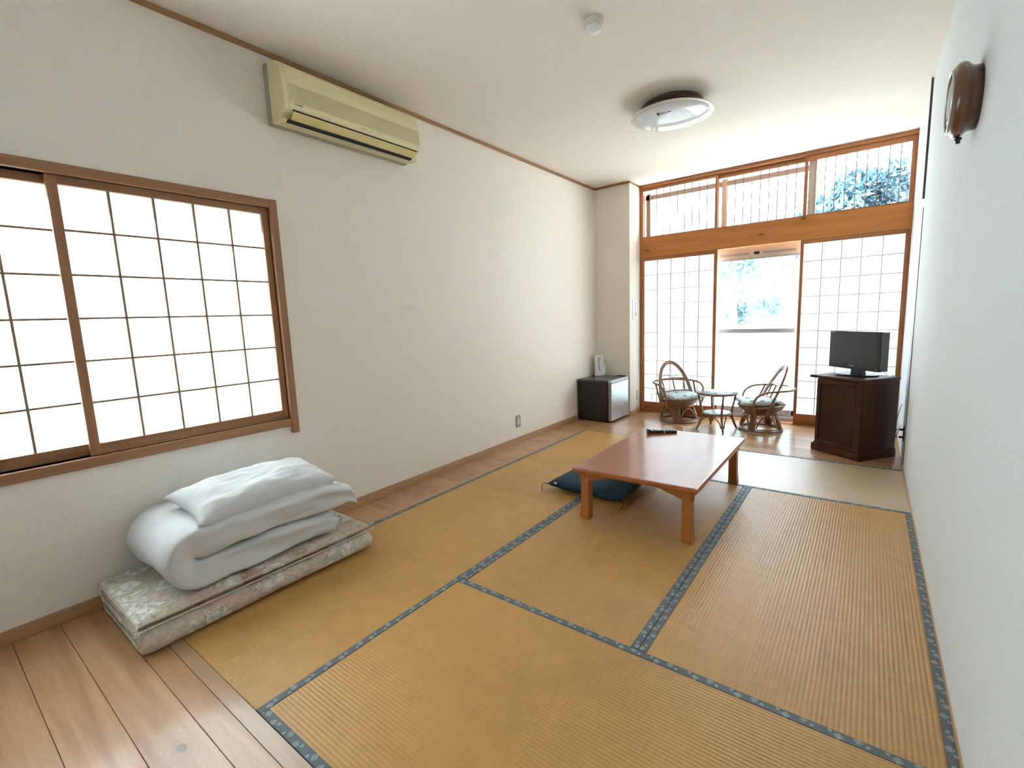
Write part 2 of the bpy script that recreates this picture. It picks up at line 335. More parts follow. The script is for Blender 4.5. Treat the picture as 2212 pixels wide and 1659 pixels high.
# ------------------------------------------------------------------ mesh helpers
class MB:
    def __init__(s): s.v = []; s.f = []; s.sm = []; s.uv = {}
    def add(s, vs, fs, smooth=False):
        o = len(s.v); s.v += [tuple(v) for v in vs]
        for f in fs: s.f.append(tuple(o + i for i in f)); s.sm.append(smooth)
        return s
    def box(s, a, b):
        x0, y0, z0 = a; x1, y1, z1 = b
        return s.add([(x0, y0, z0), (x1, y0, z0), (x1, y1, z0), (x0, y1, z0), (x0, y0, z1), (x1, y0, z1), (x1, y1, z1), (x0, y1, z1)],
                     [(0, 3, 2, 1), (4, 5, 6, 7), (0, 1, 5, 4), (1, 2, 6, 5), (2, 3, 7, 6), (3, 0, 4, 7)])
    def prism(s, poly, axis, lo, hi, smooth=False):
        def p(a, b, c): return {'x': (c, a, b), 'y': (a, c, b), 'z': (a, b, c)}[axis]
        n = len(poly)
        vs = [p(a, b, lo) for a, b in poly] + [p(a, b, hi) for a, b in poly]
        fs = [(i, (i + 1) % n, n + (i + 1) % n, n + i) for i in range(n)]
        s.add(vs, fs, smooth); o = len(s.v) - 2 * n
        s.f.append(tuple(o + i for i in range(n))[::-1]); s.sm.append(False)
        s.f.append(tuple(o + n + i for i in range(n))); s.sm.append(False)
        return s
    def tube(s, path, r, n=8, closed=False):
        P = [Vector(p) for p in path]; m = len(P)
        rr = r if isinstance(r, (list, tuple)) else [r] * m
        vs = []; up = None
        for i in range(m):
            if closed: t = (P[(i + 1) % m] - P[i - 1]).normalized()
            else: t = (P[min(i + 1, m - 1)] - P[max(i - 1, 0)]).normalized()
            if up is None:
                up = Vector((0, 0, 1)) if abs(t.z) < 0.9 else Vector((1, 0, 0))
            a = t.cross(up)
            if a.length < 1e-4: a = t.cross(Vector((0.3, 1, 0.2)))
            a.normalize(); b_ = a.cross(t).normalized(); up = b_
            for k in range(n):
                an = 2 * PI * k / n
                vs.append(P[i] + (a * math.cos(an) + b_ * math.sin(an)) * rr[i])
        fs = []
        for i in range(m if closed else m - 1):
            j = (i + 1) % m
            for k in range(n):
                fs.append((i * n + k, i * n + (k + 1) % n, j * n + (k + 1) % n, j * n + k))
        s.add(vs, fs, True)
        if not closed:
            o = len(s.v) - m * n
            s.f.append(tuple(o + k for k in range(n))[::-1]); s.sm.append(False)
            s.f.append(tuple(o + (m - 1) * n + k for k in range(n))); s.sm.append(False)
        return s
    def lathe(s, prof, n=40, c=(0, 0, 0), axis='z'):
        vs = []; m = len(prof)
        for r, h in prof:
            for k in range(n):
                a = 2 * PI * k / n; x, y = r * math.cos(a), r * math.sin(a)
                vs.append({'z': (c[0] + x, c[1] + y, c[2] + h), 'x': (c[0] + h, c[1] + x, c[2] + y), 'y': (c[0] + x, c[1] + h, c[2] + y)}[axis])
        fs = [(i * n + k, i * n + (k + 1) % n, (i + 1) * n + (k + 1) % n, (i + 1) * n + k) for i in range(m - 1) for k in range(n)]
        s.add(vs, fs, True); o = len(s.v) - m * n
        if prof[0][0] > 1e-5: s.f.append(tuple(o + k for k in range(n))[::-1]); s.sm.append(False)
        if prof[-1][0] > 1e-5: s.f.append(tuple(o + (m - 1) * n + k for k in range(n))); s.sm.append(False)
        return s
    def build(s, name, mat, parent=None, bevel=0.0, seg=2, loc=None, rotz=None):
        me = bpy.data.meshes.new(name); me.from_pydata(s.v, [], s.f)
        me.polygons.foreach_set('use_smooth', s.sm)
        bm = bmesh.new(); bm.from_mesh(me); bmesh.ops.remove_doubles(bm, verts=bm.verts, dist=1e-6)
        bmesh.ops.recalc_face_normals(bm, faces=bm.faces)
        if bevel:
            es = [e for e in bm.edges if len(e.link_faces) == 2 and e.calc_face_angle(0) > 0.6]
            bmesh.ops.bevel(bm, geom=es, offset=bevel, segments=seg, profile=0.5, affect='EDGES', clamp_overlap=True)
        bm.to_mesh(me); bm.free()
        me.materials.append(mat); me.update()
        o = bpy.data.objects.new(name, me); COL.objects.link(o)
        if parent: o.parent = parent
        if loc: o.location = loc
        if rotz is not None: o.rotation_euler.z = rotz
        return o
def box(name, a, b, mat, parent=None, bevel=0.0, **k): return MB().box(a, b).build(name, mat, parent, bevel, **k)
def tag(o, label, cat, group=None, kind=None):
    if label: o['label'] = label
    if cat: o['category'] = cat
    if group: o['group'] = group
    if kind: o['kind'] = kind
    return o
def thing(name, label, cat, loc=(0, 0, 0), rotz=0.0, group=None, kind=None):
    o = bpy.data.objects.new(name, None); COL.objects.link(o); o.location = loc; o.rotation_euler.z = rotz
    o.empty_display_size = 0.1
    return tag(o, label, cat, group, kind)
def struct(o, label, cat): return tag(o, label, cat, None, 'structure')
def text(name, body, size, mat, parent, mw, extrude=0.0004):
    cu = bpy.data.curves.new(name, 'FONT'); cu.body = body; cu.size = size; cu.extrude = extrude; cu.align_x = 'CENTER'; cu.align_y = 'CENTER'
    cu.resolution_u = 3
    t = bpy.data.objects.new(name, cu); COL.objects.link(t)
    dg = bpy.context.evaluated_depsgraph_get(); me = bpy.data.meshes.new_from_object(t.evaluated_get(dg))
    bpy.data.objects.remove(t); o = bpy.data.objects.new(name, me); COL.objects.link(o); me.materials.clear(); me.materials.append(mat)
    o.parent = parent; o.matrix_local = mw
    return o
def basis(x, y, z, loc):
    x, y, z = Vector(x), Vector(y), Vector(z)
    return Matrix(((x.x, y.x, z.x, loc[0]), (x.y, y.y, z.y, loc[1]), (x.z, y.z, z.z, loc[2]), (0, 0, 0, 1)))
def smooth_path(pts, n=8, closed=False):
    P = [Vector(p) for p in pts]; out = []; m = len(P)
    rng = range(m) if closed else range(m - 1)
    for i in rng:
        if closed: a, b, c, d = P[i - 1], P[i], P[(i + 1) % m], P[(i + 2) % m]
        else: a, b, c, d = P[max(i - 1, 0)], P[i], P[i + 1], P[min(i + 2, m - 1)]
        for k in range(n):
            t = k / n
            out.append(0.5 * ((2 * b) + (c - a) * t + (2 * a - 5 * b + 4 * c - d) * t * t + (3 * b - a - 3 * c + d) * t ** 3))
    if not closed: out.append(P[-1])
    return out

# ------------------------------------------------------------------ room shell
XL, XR, ZC, YB, YC, XC, YF = -0.325, 2.73, 2.79, 5.219, 4.904, 0.133, -1.9
TH = 0.12
WY0, WY1, WZ0, WZ1 = -0.985, 0.842, 0.711, 1.938     # left window opening
m = MB()
m.box((XL - TH, YF - TH, -0.1), (XL, YB + TH, WZ0)).box((XL - TH, YF - TH, WZ1), (XL, YB + TH, ZC + 0.05))
m.box((XL - TH, YF - TH, WZ0), (XL, WY0, WZ1)).box((XL - TH, WY1, WZ0), (XL, YB + TH, WZ1))
struct(m.build('wall_left', WALL), 'long off-white papered wall with the shoji window and air conditioner', 'wall')
struct(box('wall_right', (XR, YF - TH, -0.1), (XR + TH, YB + TH, ZC + 0.05), WALLR), 'white papered wall along the right side with a wooden clock', 'wall')
struct(box('wall_back', (XL, YC, -0.1), (XC, YB + 0.25, ZC), WALL), 'narrow papered wall pier beside the sliding paper doors', 'wall')
struct(box('wall_front', (XL - TH, YF - TH, -0.1), (XR + TH, YF, ZC + 0.05), WALLR), 'white wall behind the viewer', 'wall')
struct(box('ceiling', (XL - TH, YF - TH, ZC), (XR + TH, YB + 0.16, ZC + 0.14), CEIL), 'plain off-white papered ceiling', 'ceiling')

# floor: sub floor slab + planks laid along x
TZ = 0.0
X1, X2 = 0.9265, 1.8285
Y1, Y2, Y3, Y4 = 0.977, 2.003, 2.990, 3.950
fl = box('floor', (XL - 0.02, YF - 0.05, -0.12), (XR + 0.02, YB + 0.16, -0.034), FLOORW)
struct(fl, 'cedar plank floor around the tatami mats', 'floor')
PW = 0.147; G = 0.0007
meshes = {}
def plank(x0, x1, y0, y1):
    key = (round(x1 - x0, 3), round(y1 - y0, 3))
    if key not in meshes:
        hx, hy = key[0] / 2 - 0.0003, key[1] / 2 - G
        o = box('plank', (-hx, -hy, -0.034), (hx, hy, 0.0), FLOORW, fl, 0.0009, seg=1); meshes[key] = o.data
    else:
        o = bpy.data.objects.new('plank', meshes[key]); COL.objects.link(o); o.parent = fl
    o.location = ((x0 + x1) / 2, (y0 + y1) / 2, 0)
FR = 0.052
y = -FR - 0.082
plank(XL, XR, y, -FR)
while y > YF + 0.02:
    plank(XL, XR, max(y - PW, YF), y); y -= PW
y = -FR
while y < Y4:
    plank(XL, -FR, y, min(y + PW, Y4)); y += PW
y = Y4
while y < YB + 0.02:
    plank(XL, XR, y, min(y + PW, YB + 0.03)); y += PW
TRIMFL = wood('tatami_frame_wood', (0.54, 0.34, 0.20), (0.43, 0.25, 0.13), 'x', 0.28, False, 0.3)
TRIMFLY = wood('tatami_frame_wood_y', (0.50, 0.29, 0.155), (0.40, 0.21, 0.10), 'y', 0.35, False, 0.2)
box('frame_strip', (-FR, -FR + G, -0.034), (XR, -0.001, 0.0005), TRIMFL, fl, 0.0012)
box('frame_strip', (-FR + G, 0, -0.034), (-0.001, Y4, 0.0005), TRIMFLY, fl, 0.0012)

# trims
struct(box('trim_1', (XL, YF, 2.766), (XL + 0.018, YC, ZC), CEILTRIM, None, 0.002), 'brown wooden ceiling moulding along the left wall', 'trim')
struct(box('trim_2', (XL + 0.018, YC - 0.018, 2.768), (XC + 0.012, YC, ZC), TRIMX, None, 0.002), 'short ceiling moulding over the wall pier', 'trim')
struct(box('trim_3', (XC, YC, 2.772), (XC + 0.010, YB, ZC), CEILTRIM, None, 0.002), 'short pale ceiling moulding beside the transom', 'trim')
BASEW = wood('baseboard_wood', (0.54, 0.33, 0.175), (0.42, 0.235, 0.11), 'y', 0.4)
struct(box('baseboard_left', (XL, YF, 0.0), (XL + 0.012, 4.36, 0.062), BASEW, None, 0.002), 'low wooden baseboard along the left wall', 'baseboard')
struct(box('baseboard_back', (XC, YC, 0.0), (XC + 0.010, YB, 0.05), BASEW, None, 0.002), 'short wooden baseboard on the wall pier', 'baseboard')
struct(box('baseboard_right', (XR - 0.004, YF, 0.0), (XR, YB - 0.02, 0.018), BASEW), 'thin baseboard line along the right wall', 'baseboard')
DGAP = simple('dark_joint_strip', (0.07, 0.05, 0.04), 0.6)
struct(box('trim_4', (XR - 0.013, 3.995, 1.99), (XR, 4.005, ZC - 0.002), DGAP), 'dark vertical joint strip high on the right wall', 'trim')
struct(box('trim_5', (XR - 0.004, 3.995, 0.03), (XR, 4.003, 1.93), DGAP), 'thin dark vertical joint strip low on the right wall', 'trim')

# ------------------------------------------------------------------ left window
LW = 0.045
def bar(parent, a, b, mat=LATT): return box('lattice_bar', a, b, mat, parent)
win = MB().box((XL - TH, WY0 - LW, WZ1), (XL + 0.022, WY1 + 0.001, WZ1 + 0.044)).build('window_1', TRIMWOOD, None, 0.003)
struct(win, 'wooden framed window with two sliding paper screens above the bedding', 'window')
box('sill', (XL - TH, WY0 - LW, WZ0 - 0.046), (XL + 0.020, WY1, WZ0), TRIMWOOD, win, 0.003)
WOODZ = wood('window_trim_wood_z', (0.36, 0.18, 0.085), (0.26, 0.115, 0.05), 'z', 0.45)
box('jamb', (XL - TH, WY1, WZ0 - 0.092), (XL + 0.024, WY1 + 0.043, WZ1 + 0.046), WOODZ, win, 0.003)
box('jamb', (XL - TH, WY0 - LW - 0.04, WZ0 - 0.092), (XL + 0.024, WY0, WZ1 + 0.046), WOODZ, win, 0.003)
def shoji_x(parent, xf, y0, y1, z0, z1, nc, nr, stile, top, bot):
    """sliding paper screen in a plane of constant x, front face at xf, 28 mm deep; the bars sit on the room side"""
    d = 0.028
    f = MB().box((xf - d, y0, z0), (xf, y0 + stile, z1)).box((xf - d, y1 - stile, z0), (xf, y1, z1))
    fr = f.build('shoji_screen', WOODZ, parent, 0.002)
    box('top_rail', (xf - d, y0 + stile, z1 - top), (xf, y1 - stile, z1), TRIMWOOD, fr, 0.001)
    box('bottom_rail', (xf - d, y0 + stile, z0), (xf, y1 - stile, z0 + bot), TRIMWOOD, fr, 0.001)
    ya, yb_, za, zb = y0 + stile, y1 - stile, z0 + bot, z1 - top
    k = 0.0046
    for i in range(1, nc):
        yy = ya + (yb_ - ya) * i / nc; bar(fr, (xf - 0.018, yy - k, za), (xf - 0.006, yy + k, zb))
    for j in range(1, nr):
        zz = za + (zb - za) * j / nr; bar(fr, (xf - 0.0185, ya, zz - k), (xf - 0.0065, yb_, zz + k))
    me = None
    cw, ch = (yb_ - ya) / nc, (zb - za) / nr
    for i in range(nc):
        for j in range(nr):
            if me is None:
                o = box('paper_pane', (-0.0006, -cw / 2, -ch / 2), (0.0, cw / 2, ch / 2), PAPER, fr); me = o.data
            else:
                o = bpy.data.objects.new('paper_pane', me); COL.objects.link(o); o.parent = fr
            o.location = (xf - 0.0186, ya + cw * (i + .5), za + ch * (j + .5))
    return fr
shoji_x(win, XL - 0.004, -0.083, 0.8405, WZ0 + 0.001, WZ1 - 0.001, 5, 6, 0.036, 0.036, 0.052)
shoji_x(win, XL - 0.040, -0.983, -0.042, WZ0 + 0.001, WZ1 - 0.001, 5, 6, 0.036, 0.036, 0.052)

# ------------------------------------------------------------------ far wall: transom, lintel, paper doors, glass door
ZL0, ZL1 = 1.936, 2.170
struct(box('trim_6', (XC, YB, ZL0), (XR, YB + 0.12, ZL1), LINTEL, None, 0.003), 'wide knotty wooden lintel beam between transom and sliding doors', 'lintel')
tr = box('window_2', (XC, YB - 0.012, 2.752), (XR, YB + 0.12, ZC), TRIMX, None, 0.002)
struct(tr, 'transom window with thin vertical bars above the wooden lintel', 'window')
box('jamb', (XC, YB, ZL1), (XC + 0.016, YB + 0.12, 2.752), TRIMZ, tr, 0.001)
box('jamb', (XR - 0.016, YB, ZL1), (XR, YB + 0.12, 2.752), TRIMZ, tr, 0.001)
def transom_panel(x0, x1, yf, z0, z1, xs, st=0.028, top=0.03, bot=0.014):
    d = 0.026
    f = MB().box((x0, yf, z0), (x0 + st, yf + d, z1)).box((x1 - st, yf, z0), (x1, yf + d, z1))
    fr = f.build('transom_sash', TRIMZ, tr, 0.0015)
    box('top_rail', (x0 + st, yf, z1 - top), (x1 - st, yf + d, z1), TRIMX, fr, 0.001)
    box('bottom_rail', (x0 + st, yf, z0), (x1 - st, yf + d, z0 + bot), TRIMX, fr, 0.001)
    for x in xs: box('lattice_bar', (x - 0.0036, yf + 0.008, z0 + bot), (x + 0.0036, yf + 0.018, z1 - top), LATT, fr)
    return fr
transom_panel(XC + 0.014, 1.036, YB + 0.004, ZL1, 2.752, [0.255 + 0.0833 * i for i in range(9)])
transom_panel(1.010, 1.888, YB + 0.034, ZL1, 2.752, [1.125 + 0.0826 * i for i in range(9)], 0.030, 0.045)
transom_panel(1.862, XR - 0.012, YB + 0.004, ZL1, 2.752, [1.955 + 0.0826 * i for i in range(9)], 0.028, 0.05)
# outer aluminium sash of the transom
osh = box('outer_sash', (XC + 0.01, YB + 0.165, 2.645), (1.90, YB + 0.185, 2.70), ALUG, tr)
box('stile', (XC + 0.02, YB + 0.165, 2.15), (XC + 0.075, YB + 0.19, 2.72), ALUG, tr)
box('stile', (1.045, YB + 0.150, 2.15), (1.095, YB + 0.19, 2.72), ALU, tr)
box('stile', (1.895, YB + 0.06, 2.165), (1.963, YB + 0.085, 2.72), ALU, tr)
box('bottom_track', (XC, YB + 0.13, 2.08), (XR, YB + 0.20, 2.15), ALUG, tr)
for a, b in ((XC + 0.03, 1.06), (1.06, 1.92), (1.92, XR)):
    box('glass_pane', (a, YB + 0.172, 2.15), (b, YB + 0.176, 2.72), GLASS, tr)

door = MB().box((XC, YB, 0.0), (XC + 0.018, YB + 0.12, ZL0)).build('door_1', TRIMZ, None, 0.002)
struct(door, 'tall wooden paper sliding doors on either side of the open glass doorway', 'sliding door')
box('jamb', (XR - 0.012, YB, 0.0), (XR, YB + 0.12, ZL0), TRIMZ, door, 0.002)
box('threshold', (XC + 0.018, YB, 0.0), (XR - 0.012, YB + 0.12, 0.006), TRIMX, door, 0.001)
def shoji_y(parent, yf, x0, x1, z0, z1, nc, nr, stile, top, bot):
    d = 0.028
    f = MB().box((x0, yf, z0), (x0 + stile, yf + d, z1)).box((x1 - stile, yf, z0), (x1, yf + d, z1))
    fr = f.build('shoji_screen', TRIMZ, parent, 0.002)
    box('top_rail', (x0 + stile, yf, z1 - top), (x1 - stile, yf + d, z1), TRIMX, fr, 0.001)
    box('kick_board', (x0 + stile, yf + 0.003, z0), (x1 - stile, yf + d - 0.003, z0 + bot), TRIMX, fr, 0.001)
    xa, xb, za, zb = x0 + stile, x1 - stile, z0 + bot, z1 - top
    k = 0.0031
    for i in range(1, nc):
        xx = xa + (xb - xa) * i / nc; bar(fr, (xx - k, yf + 0.003, za), (xx + k, yf + 0.0172, zb))
    for j in range(1, nr):
        zz = za + (zb - za) * j / nr; bar(fr, (xa, yf + 0.0035, zz - k), (xb, yf + 0.0175, zz + k))
    me = None; cw, ch = (xb - xa) / nc, (zb - za) / nr
    for i in range(nc):
        for j in range(nr):
            if me is None:
                o = box('paper_pane', (-cw / 2, 0.0, -ch / 2), (cw / 2, 0.0006, ch / 2), PAPER, fr); me = o.data
            else:
                o = bpy.data.objects.new('paper_pane', me); COL.objects.link(o); o.parent = fr
            o.location = (xa + cw * (i + .5), yf + 0.0177, za + ch * (j + .5))
    return fr
shoji_y(door, YB + 0.006, XC + 0.019, 1.046, 0.007, ZL0 - 0.002, 5, 10, 0.036, 0.040, 0.120)
shoji_y(door, YB + 0.006, 1.856, XR - 0.0125, 0.007, ZL0 - 0.002, 5, 10, 0.028, 0.036, 0.112)

YG = YB + 0.17
gd = box('door_2', (1.00, YG, 1.815), (1.86, YG + 0.03, 1.955), ALU, None, 0.002)
struct(gd, 'aluminium framed glass sliding door beyond the open paper doors', 'door')
for sx in (-1, 1):
    cx = 1.415 + sx * 0.225
    for i in range(22):
        xx = cx + (i - 10.5) * 0.0145
        box('vent_slot', (xx - 0.004, YG - 0.0012, 1.862), (xx + 0.004, YG, 1.884), FEDGE, gd)
box('latch_plate', (1.394, YG - 0.004, 1.862), (1.448, YG, 1.890), BLACK, gd, 0.001)
box('header_lip', (1.00, YG - 0.006, 1.808), (1.86, YG, 1.826), ALUG, gd, 0.001)
box('stile', (1.000, YG, 0.06), (1.034, YG + 0.03, 1.815), WHITEP, gd, 0.002)
box('stile', (1.818, YG, 0.06), (1.86, YG + 0.03, 1.815), WHITEP, gd, 0.002)
box('mid_rail', (1.034, YG, 0.985), (1.818, YG + 0.03, 1.034), ALUG, gd, 0.002)
box('bottom_rail', (1.00, YG, 0.045), (1.86, YG + 0.035, 0.118), ALUG, gd, 0.002)
box('sill_track', (XC, YB + 0.12, -0.03), (XR, YB + 0.26, 0.045), ALUG, gd, 0.002)
box('glass_pane', (1.034, YG + 0.012, 1.034), (1.818, YG + 0.016, 1.815), GLASS, gd)
box('glass_pane', (1.034, YG + 0.012, 0.118), (1.818, YG + 0.016, 0.985), GLASS, gd)
box('door_pull', (1.043, YG - 0.012, 0.93), (1.050, YG, 1.02), WHITEP, gd, 0.001)

# ------------------------------------------------------------------ outside
struct(box('trim_7', (-2.5, YB + 0.16, 3.06), (5.0, YB + 0.75, 3.16), EAVE), 'eave boards outside above the transom', 'eave')
struct(box('trim_8', (XL - TH - 0.70, -3.5, 2.80), (XL - TH, YB + 1.0, 2.92), EAVE), 'eave boards outside above the left window', 'eave')
tag(box('terrace', (-6, YB + 0.26, -0.25), (9, 7.6, -0.14), CONC), 'pale concrete terrace in the sun outside the glass door', 'terrace', None, 'structure')
tag(box('ground', (-40, -20, -0.6), (40, 60, -0.3), GRAVEL), 'pale gravel ground beyond the terrace', 'ground', None, 'structure')
def tree(x, y, h, r, label, seed, n=3200, leaf=None):
    rnd = random.Random(seed)
    t = thing('tree', label, 'tree', (x, y, -0.3), 0, 'trees beyond the terrace')
    MB().tube(smooth_path([(0, 0, 0), (0.06, 0.02, h * 0.35), (-0.05, 0.04, h * 0.7), (0.03, 0, h * 0.9)], 4), [0.12 - 0.008 * i for i in range(13)], 8).build('trunk', BARK, t)
    clumps = []
    for i in range(16):
        a = rnd.uniform(0, 2 * PI); q = r * math.sqrt(rnd.random()) * 0.8
        clumps.append((q * math.cos(a), q * math.sin(a), h * rnd.uniform(0.35, 0.88), r * rnd.uniform(0.28, 0.5)))
    m = MB()
    for i in range(n):
        cx, cy_, cz, cr = rnd.choice(clumps)
        d = Vector((rnd.gauss(0, 1), rnd.gauss(0, 1), rnd.gauss(0, 0.8))).normalized() * cr * rnd.random() ** 0.4
        p = Vector((cx, cy_, cz)) + d
        a = Vector((rnd.gauss(0, 1), rnd.gauss(0, 1), rnd.gauss(0, 1))).normalized(); b_ = a.orthogonal().normalized()
        L, W = rnd.uniform(0.07, 0.13), rnd.uniform(0.03, 0.05)
        m.add([p - a * L, p + b_ * W, p + a * L, p - b_ * W], [(0, 1, 2, 3)])
    f = m.build('foliage', leaf or LEAF, t); f['kind'] = 'stuff'
tree(-0.35, 12.4, 3.95, 1.05, 'leafy tree behind the middle transom pane', 1)
tree(-2.9, 12.6, 3.5, 1.0, 'leafy tree standing farthest left beyond the terrace', 2)
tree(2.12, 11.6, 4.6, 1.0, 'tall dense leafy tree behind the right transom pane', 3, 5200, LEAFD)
tree(4.6, 12.0, 4.1, 1.1, 'leafy tree standing farthest right beyond the terrace', 4)
tree(0.3, 15.9, 5.3, 1.6, 'pale leafy tree farther back behind the glass door', 5)

# ------------------------------------------------------------------ tatami mats
def rib_surface(name, mat, parent, x0, x1, y0, y1, along, pitch=0.0142, amp=0.0010):
    m = MB()
    L0, L1, a0, a1 = (x0, x1, y0, y1) if along == 'x' else (y0, y1, x0, x1)
    n = max(1, round((a1 - a0) / pitch)); seg = 6; p = (a1 - a0) / n
    vs = []; fs = []
    tot = n * seg
    for i in range(tot + 1):
        a = a0 + p * i / seg; ph = (i % seg) / seg
        z = amp * (abs(math.sin(PI * ph)) ** 0.75 - 1.0)
        for l in (L0, L1): vs.append((l, a, z) if along == 'x' else (a, l, z))
    for i in range(tot): fs.append((2 * i, 2 * i + 1, 2 * i + 3, 2 * i + 2))
    m.add(vs, fs, True)
    return m.build(name, mat, parent)
def heri(parent, x0, x1, y0, y1, along, outer):
    """cloth border strip with uv in metres: u along the strip, v away from the outer edge"""
    T = 0.0012
    me = bpy.data.meshes.new('cloth_border')
    vs = [(x0, y0, T), (x1, y0, T), (x1, y1, T), (x0, y1, T), (x0, y0, -0.02), (x1, y0, -0.02), (x1, y1, -0.02), (x0, y1, -0.02)]
    me.from_pydata(vs, [], [(0, 1, 2, 3), (0, 4, 5, 1), (1, 5, 6, 2), (2, 6, 7, 3), (3, 7, 4, 0), (4, 7, 6, 5)])
    uv = me.uv_layers.new(name='UVMap')
    for li, lp in enumerate(me.loops):
        v = vs[lp.vertex_index]
        if along == 'x': u = v[0]; w_ = (v[1] - y0) if outer == 'lo' else (y1 - v[1])
        else: u = v[1]; w_ = (v[0] - x0) if outer == 'lo' else (x1 - v[0])
        uv.data[li].uv = (u + 3, w_ + (0.001 if v[2] > 0 else -0.02))
    me.materials.append(HERI)
    o = bpy.data.objects.new('cloth_border', me); COL.objects.link(o); o.parent = parent
HB = 0.029
def tatami(x0, x1, y0, y1, along, label, mt=None):
    g = 0.0012
    x0 += g; x1 -= g; y0 += g; y1 -= g
    mt = mt or (TATX if along == 'x' else TATY)
    t = box('tatami_mat', (x0, y0, -0.033), (x1, y1, -0.0025), mt)
    tag(t, label, 'tatami mat', 'six tatami mats on the floor')
    if along == 'x':
        rib_surface('woven_face', mt, t, x0, x1, y0 + HB, y1 - HB, 'x')
        heri(t, x0, x1, y0, y0 + HB, 'x', 'lo'); heri(t, x0, x1, y1 - HB, y1, 'x', 'hi')
    else:
        rib_surface('woven_face', mt, t, x0 + HB, x1 - HB, y0, y1, 'y')
        heri(t, x0, x0 + HB, y0, y1, 'y', 'lo'); heri(t, x1 - HB, x1, y0, y1, 'y', 'hi')
tatami(0, X1, 0, Y2, 'y', 'tatami mat beside and partly under the folded bedding')
tatami(0, X1, Y2, Y4, 'y', 'far left tatami mat under the navy floor cushion, ending near the fridge')
tatami(X1, XR, 0, Y1, 'x', 'nearest tatami mat lying crosswise at the bottom of the photo')
tatami(X1, X2, Y1, Y3, 'y', 'middle tatami mat under the low table')
tatami(X2, XR, Y1, Y3, 'y', 'tatami mat along the right wall with strongly ribbed weave')
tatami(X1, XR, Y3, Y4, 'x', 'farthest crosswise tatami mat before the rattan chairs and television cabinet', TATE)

# ------------------------------------------------------------------ low table
t = thing('low_table', 'low rectangular lacquered wooden table with glossy orange brown top on the tatami', 'table', (1.412, 2.49, 0.0012))
TW, TL, TH_ = 0.752, 1.215, 0.330
MB().box((-TW / 2, -TL / 2, TH_ - 0.030), (TW / 2, TL / 2, TH_)).build('tabletop', TABLEW, t, 0.008, 3)
lx, ly = TW / 2 - 0.066, TL / 2 - 0.062
LEGW = 0.031
for sx in (-1, 1):
    for sy in (-1, 1):
        prof = []
        zs = [0.0, 0.05, 0.10, 0.16, 0.22, 0.262]; ext = [0.008, 0.0035, 0.001, 0.0, 0.0, 0.0]
        vs = []; fs = []
        for z, e in zip(zs, ext):
            a, b_ = LEGW - 0.004 + e, LEGW - 0.004 + e
            for px, py in ((-1, -1), (1, -1), (1, 1), (-1, 1)):
                vs.append((sx * lx + px * (a if px == sx else LEGW - 0.004), sy * ly + py * (b_ if py == sy else LEGW - 0.004), z))
        for i in range(len(zs) - 1):
            for k in range(4): fs.append((i * 4 + k, i * 4 + (k + 1) % 4, i * 4 + 4 + (k + 1) % 4, i * 4 + 4 + k))
        fs += [(3, 2, 1, 0), tuple(len(vs) - 4 + k for k in range(4))]
        lg = MB().add(vs, fs).build('leg', TABLEL, t, 0.003)
def apron(length, axis, off, nm='apron'):
    h = length / 2; zt = TH_ - 0.030; lo = zt - 0.055
    pts = [(-h, zt), (-h, lo + 0.004), (-h + 0.075, lo)]
    for i in range(1, 9):
        u = i / 8; pts.append((-h + 0.075 + 0.115 * u, lo + 0.040 * (0.5 - 0.5 * math.cos(PI * u)) + 0.006 * math.sin(2 * PI * u)))
    pts += [(-x, z) for x, z in pts[::-1]]
    # drop duplicates are fine: build as quads between the top edge and the shaped edge
    top = zt; m = MB(); e = [p for p in pts if not (abs(p[1] - zt) < 1e-6 and abs(abs(p[0]) - h) < 1e-6)]
    q = off if isinstance(off, tuple) else (off - 0.009, off + 0.009)
    vs = []; fs = []
    for x, z in e:
        for o in q:
            for zz in (z, top): vs.append((x, o, zz) if axis == 'x' else (o, x, zz))
    for i in range(len(e) - 1):
        a = i * 4; b_ = a + 4
        fs += [(a, b_, b_ + 1, a + 1), (a + 2, a + 3, b_ + 3, b_ + 2), (a, a + 2, b_ + 2, b_), (a + 1, b_ + 1, b_ + 3, a + 3)]
    fs += [(0, 1, 3, 2), (len(vs) - 4, len(vs) - 2, len(vs) - 1, len(vs) - 3)]
    m.add(vs, fs); m.build(nm, TABLEL, t)
apron(2 * lx + 0.075, 'x', -ly - 0.014); apron(2 * lx + 0.075, 'x', ly + 0.014)
apron(2 * ly + 0.06, 'y', -lx - 0.014); apron(2 * ly + 0.06, 'y', lx + 0.014)

# remote control on the table
ra = math.atan2(3.035 - 2.895, 1.315 - 1.117)
t = thing('remote_control', 'black television remote control on the far end of the low table', 'remote control', (1.214, 2.966, TH_ + 0.0013), ra)
prof = [(-0.112, 0.004), (-0.095, 0.0), (0.112, 0.0), (0.114, 0.016), (0.02, 0.021), (-0.08, 0.0245), (-0.112, 0.036), (-0.117, 0.034), (-0.108, 0.018)]
MB().prism(prof, 'y', -0.024, 0.024).build('body', BLACK, t, 0.0015)
for i in range(7):
    for j in range(3):
        x = -0.06 + i * 0.025
        box('button', (x, -0.016 + j * 0.013, 0.018), (x + 0.012, -0.008 + j * 0.013, 0.0285 - 0.0008 * i), SILVER if (i + j) % 3 else OFFWH, t, 0.001)
MB().lathe([(0.0001, -0.0015), (0.007, 0.0), (0.0001, 0.0015)], 16, (0.018, -0.0245, 0.010), 'y').build('side_badge', SILVER, t)

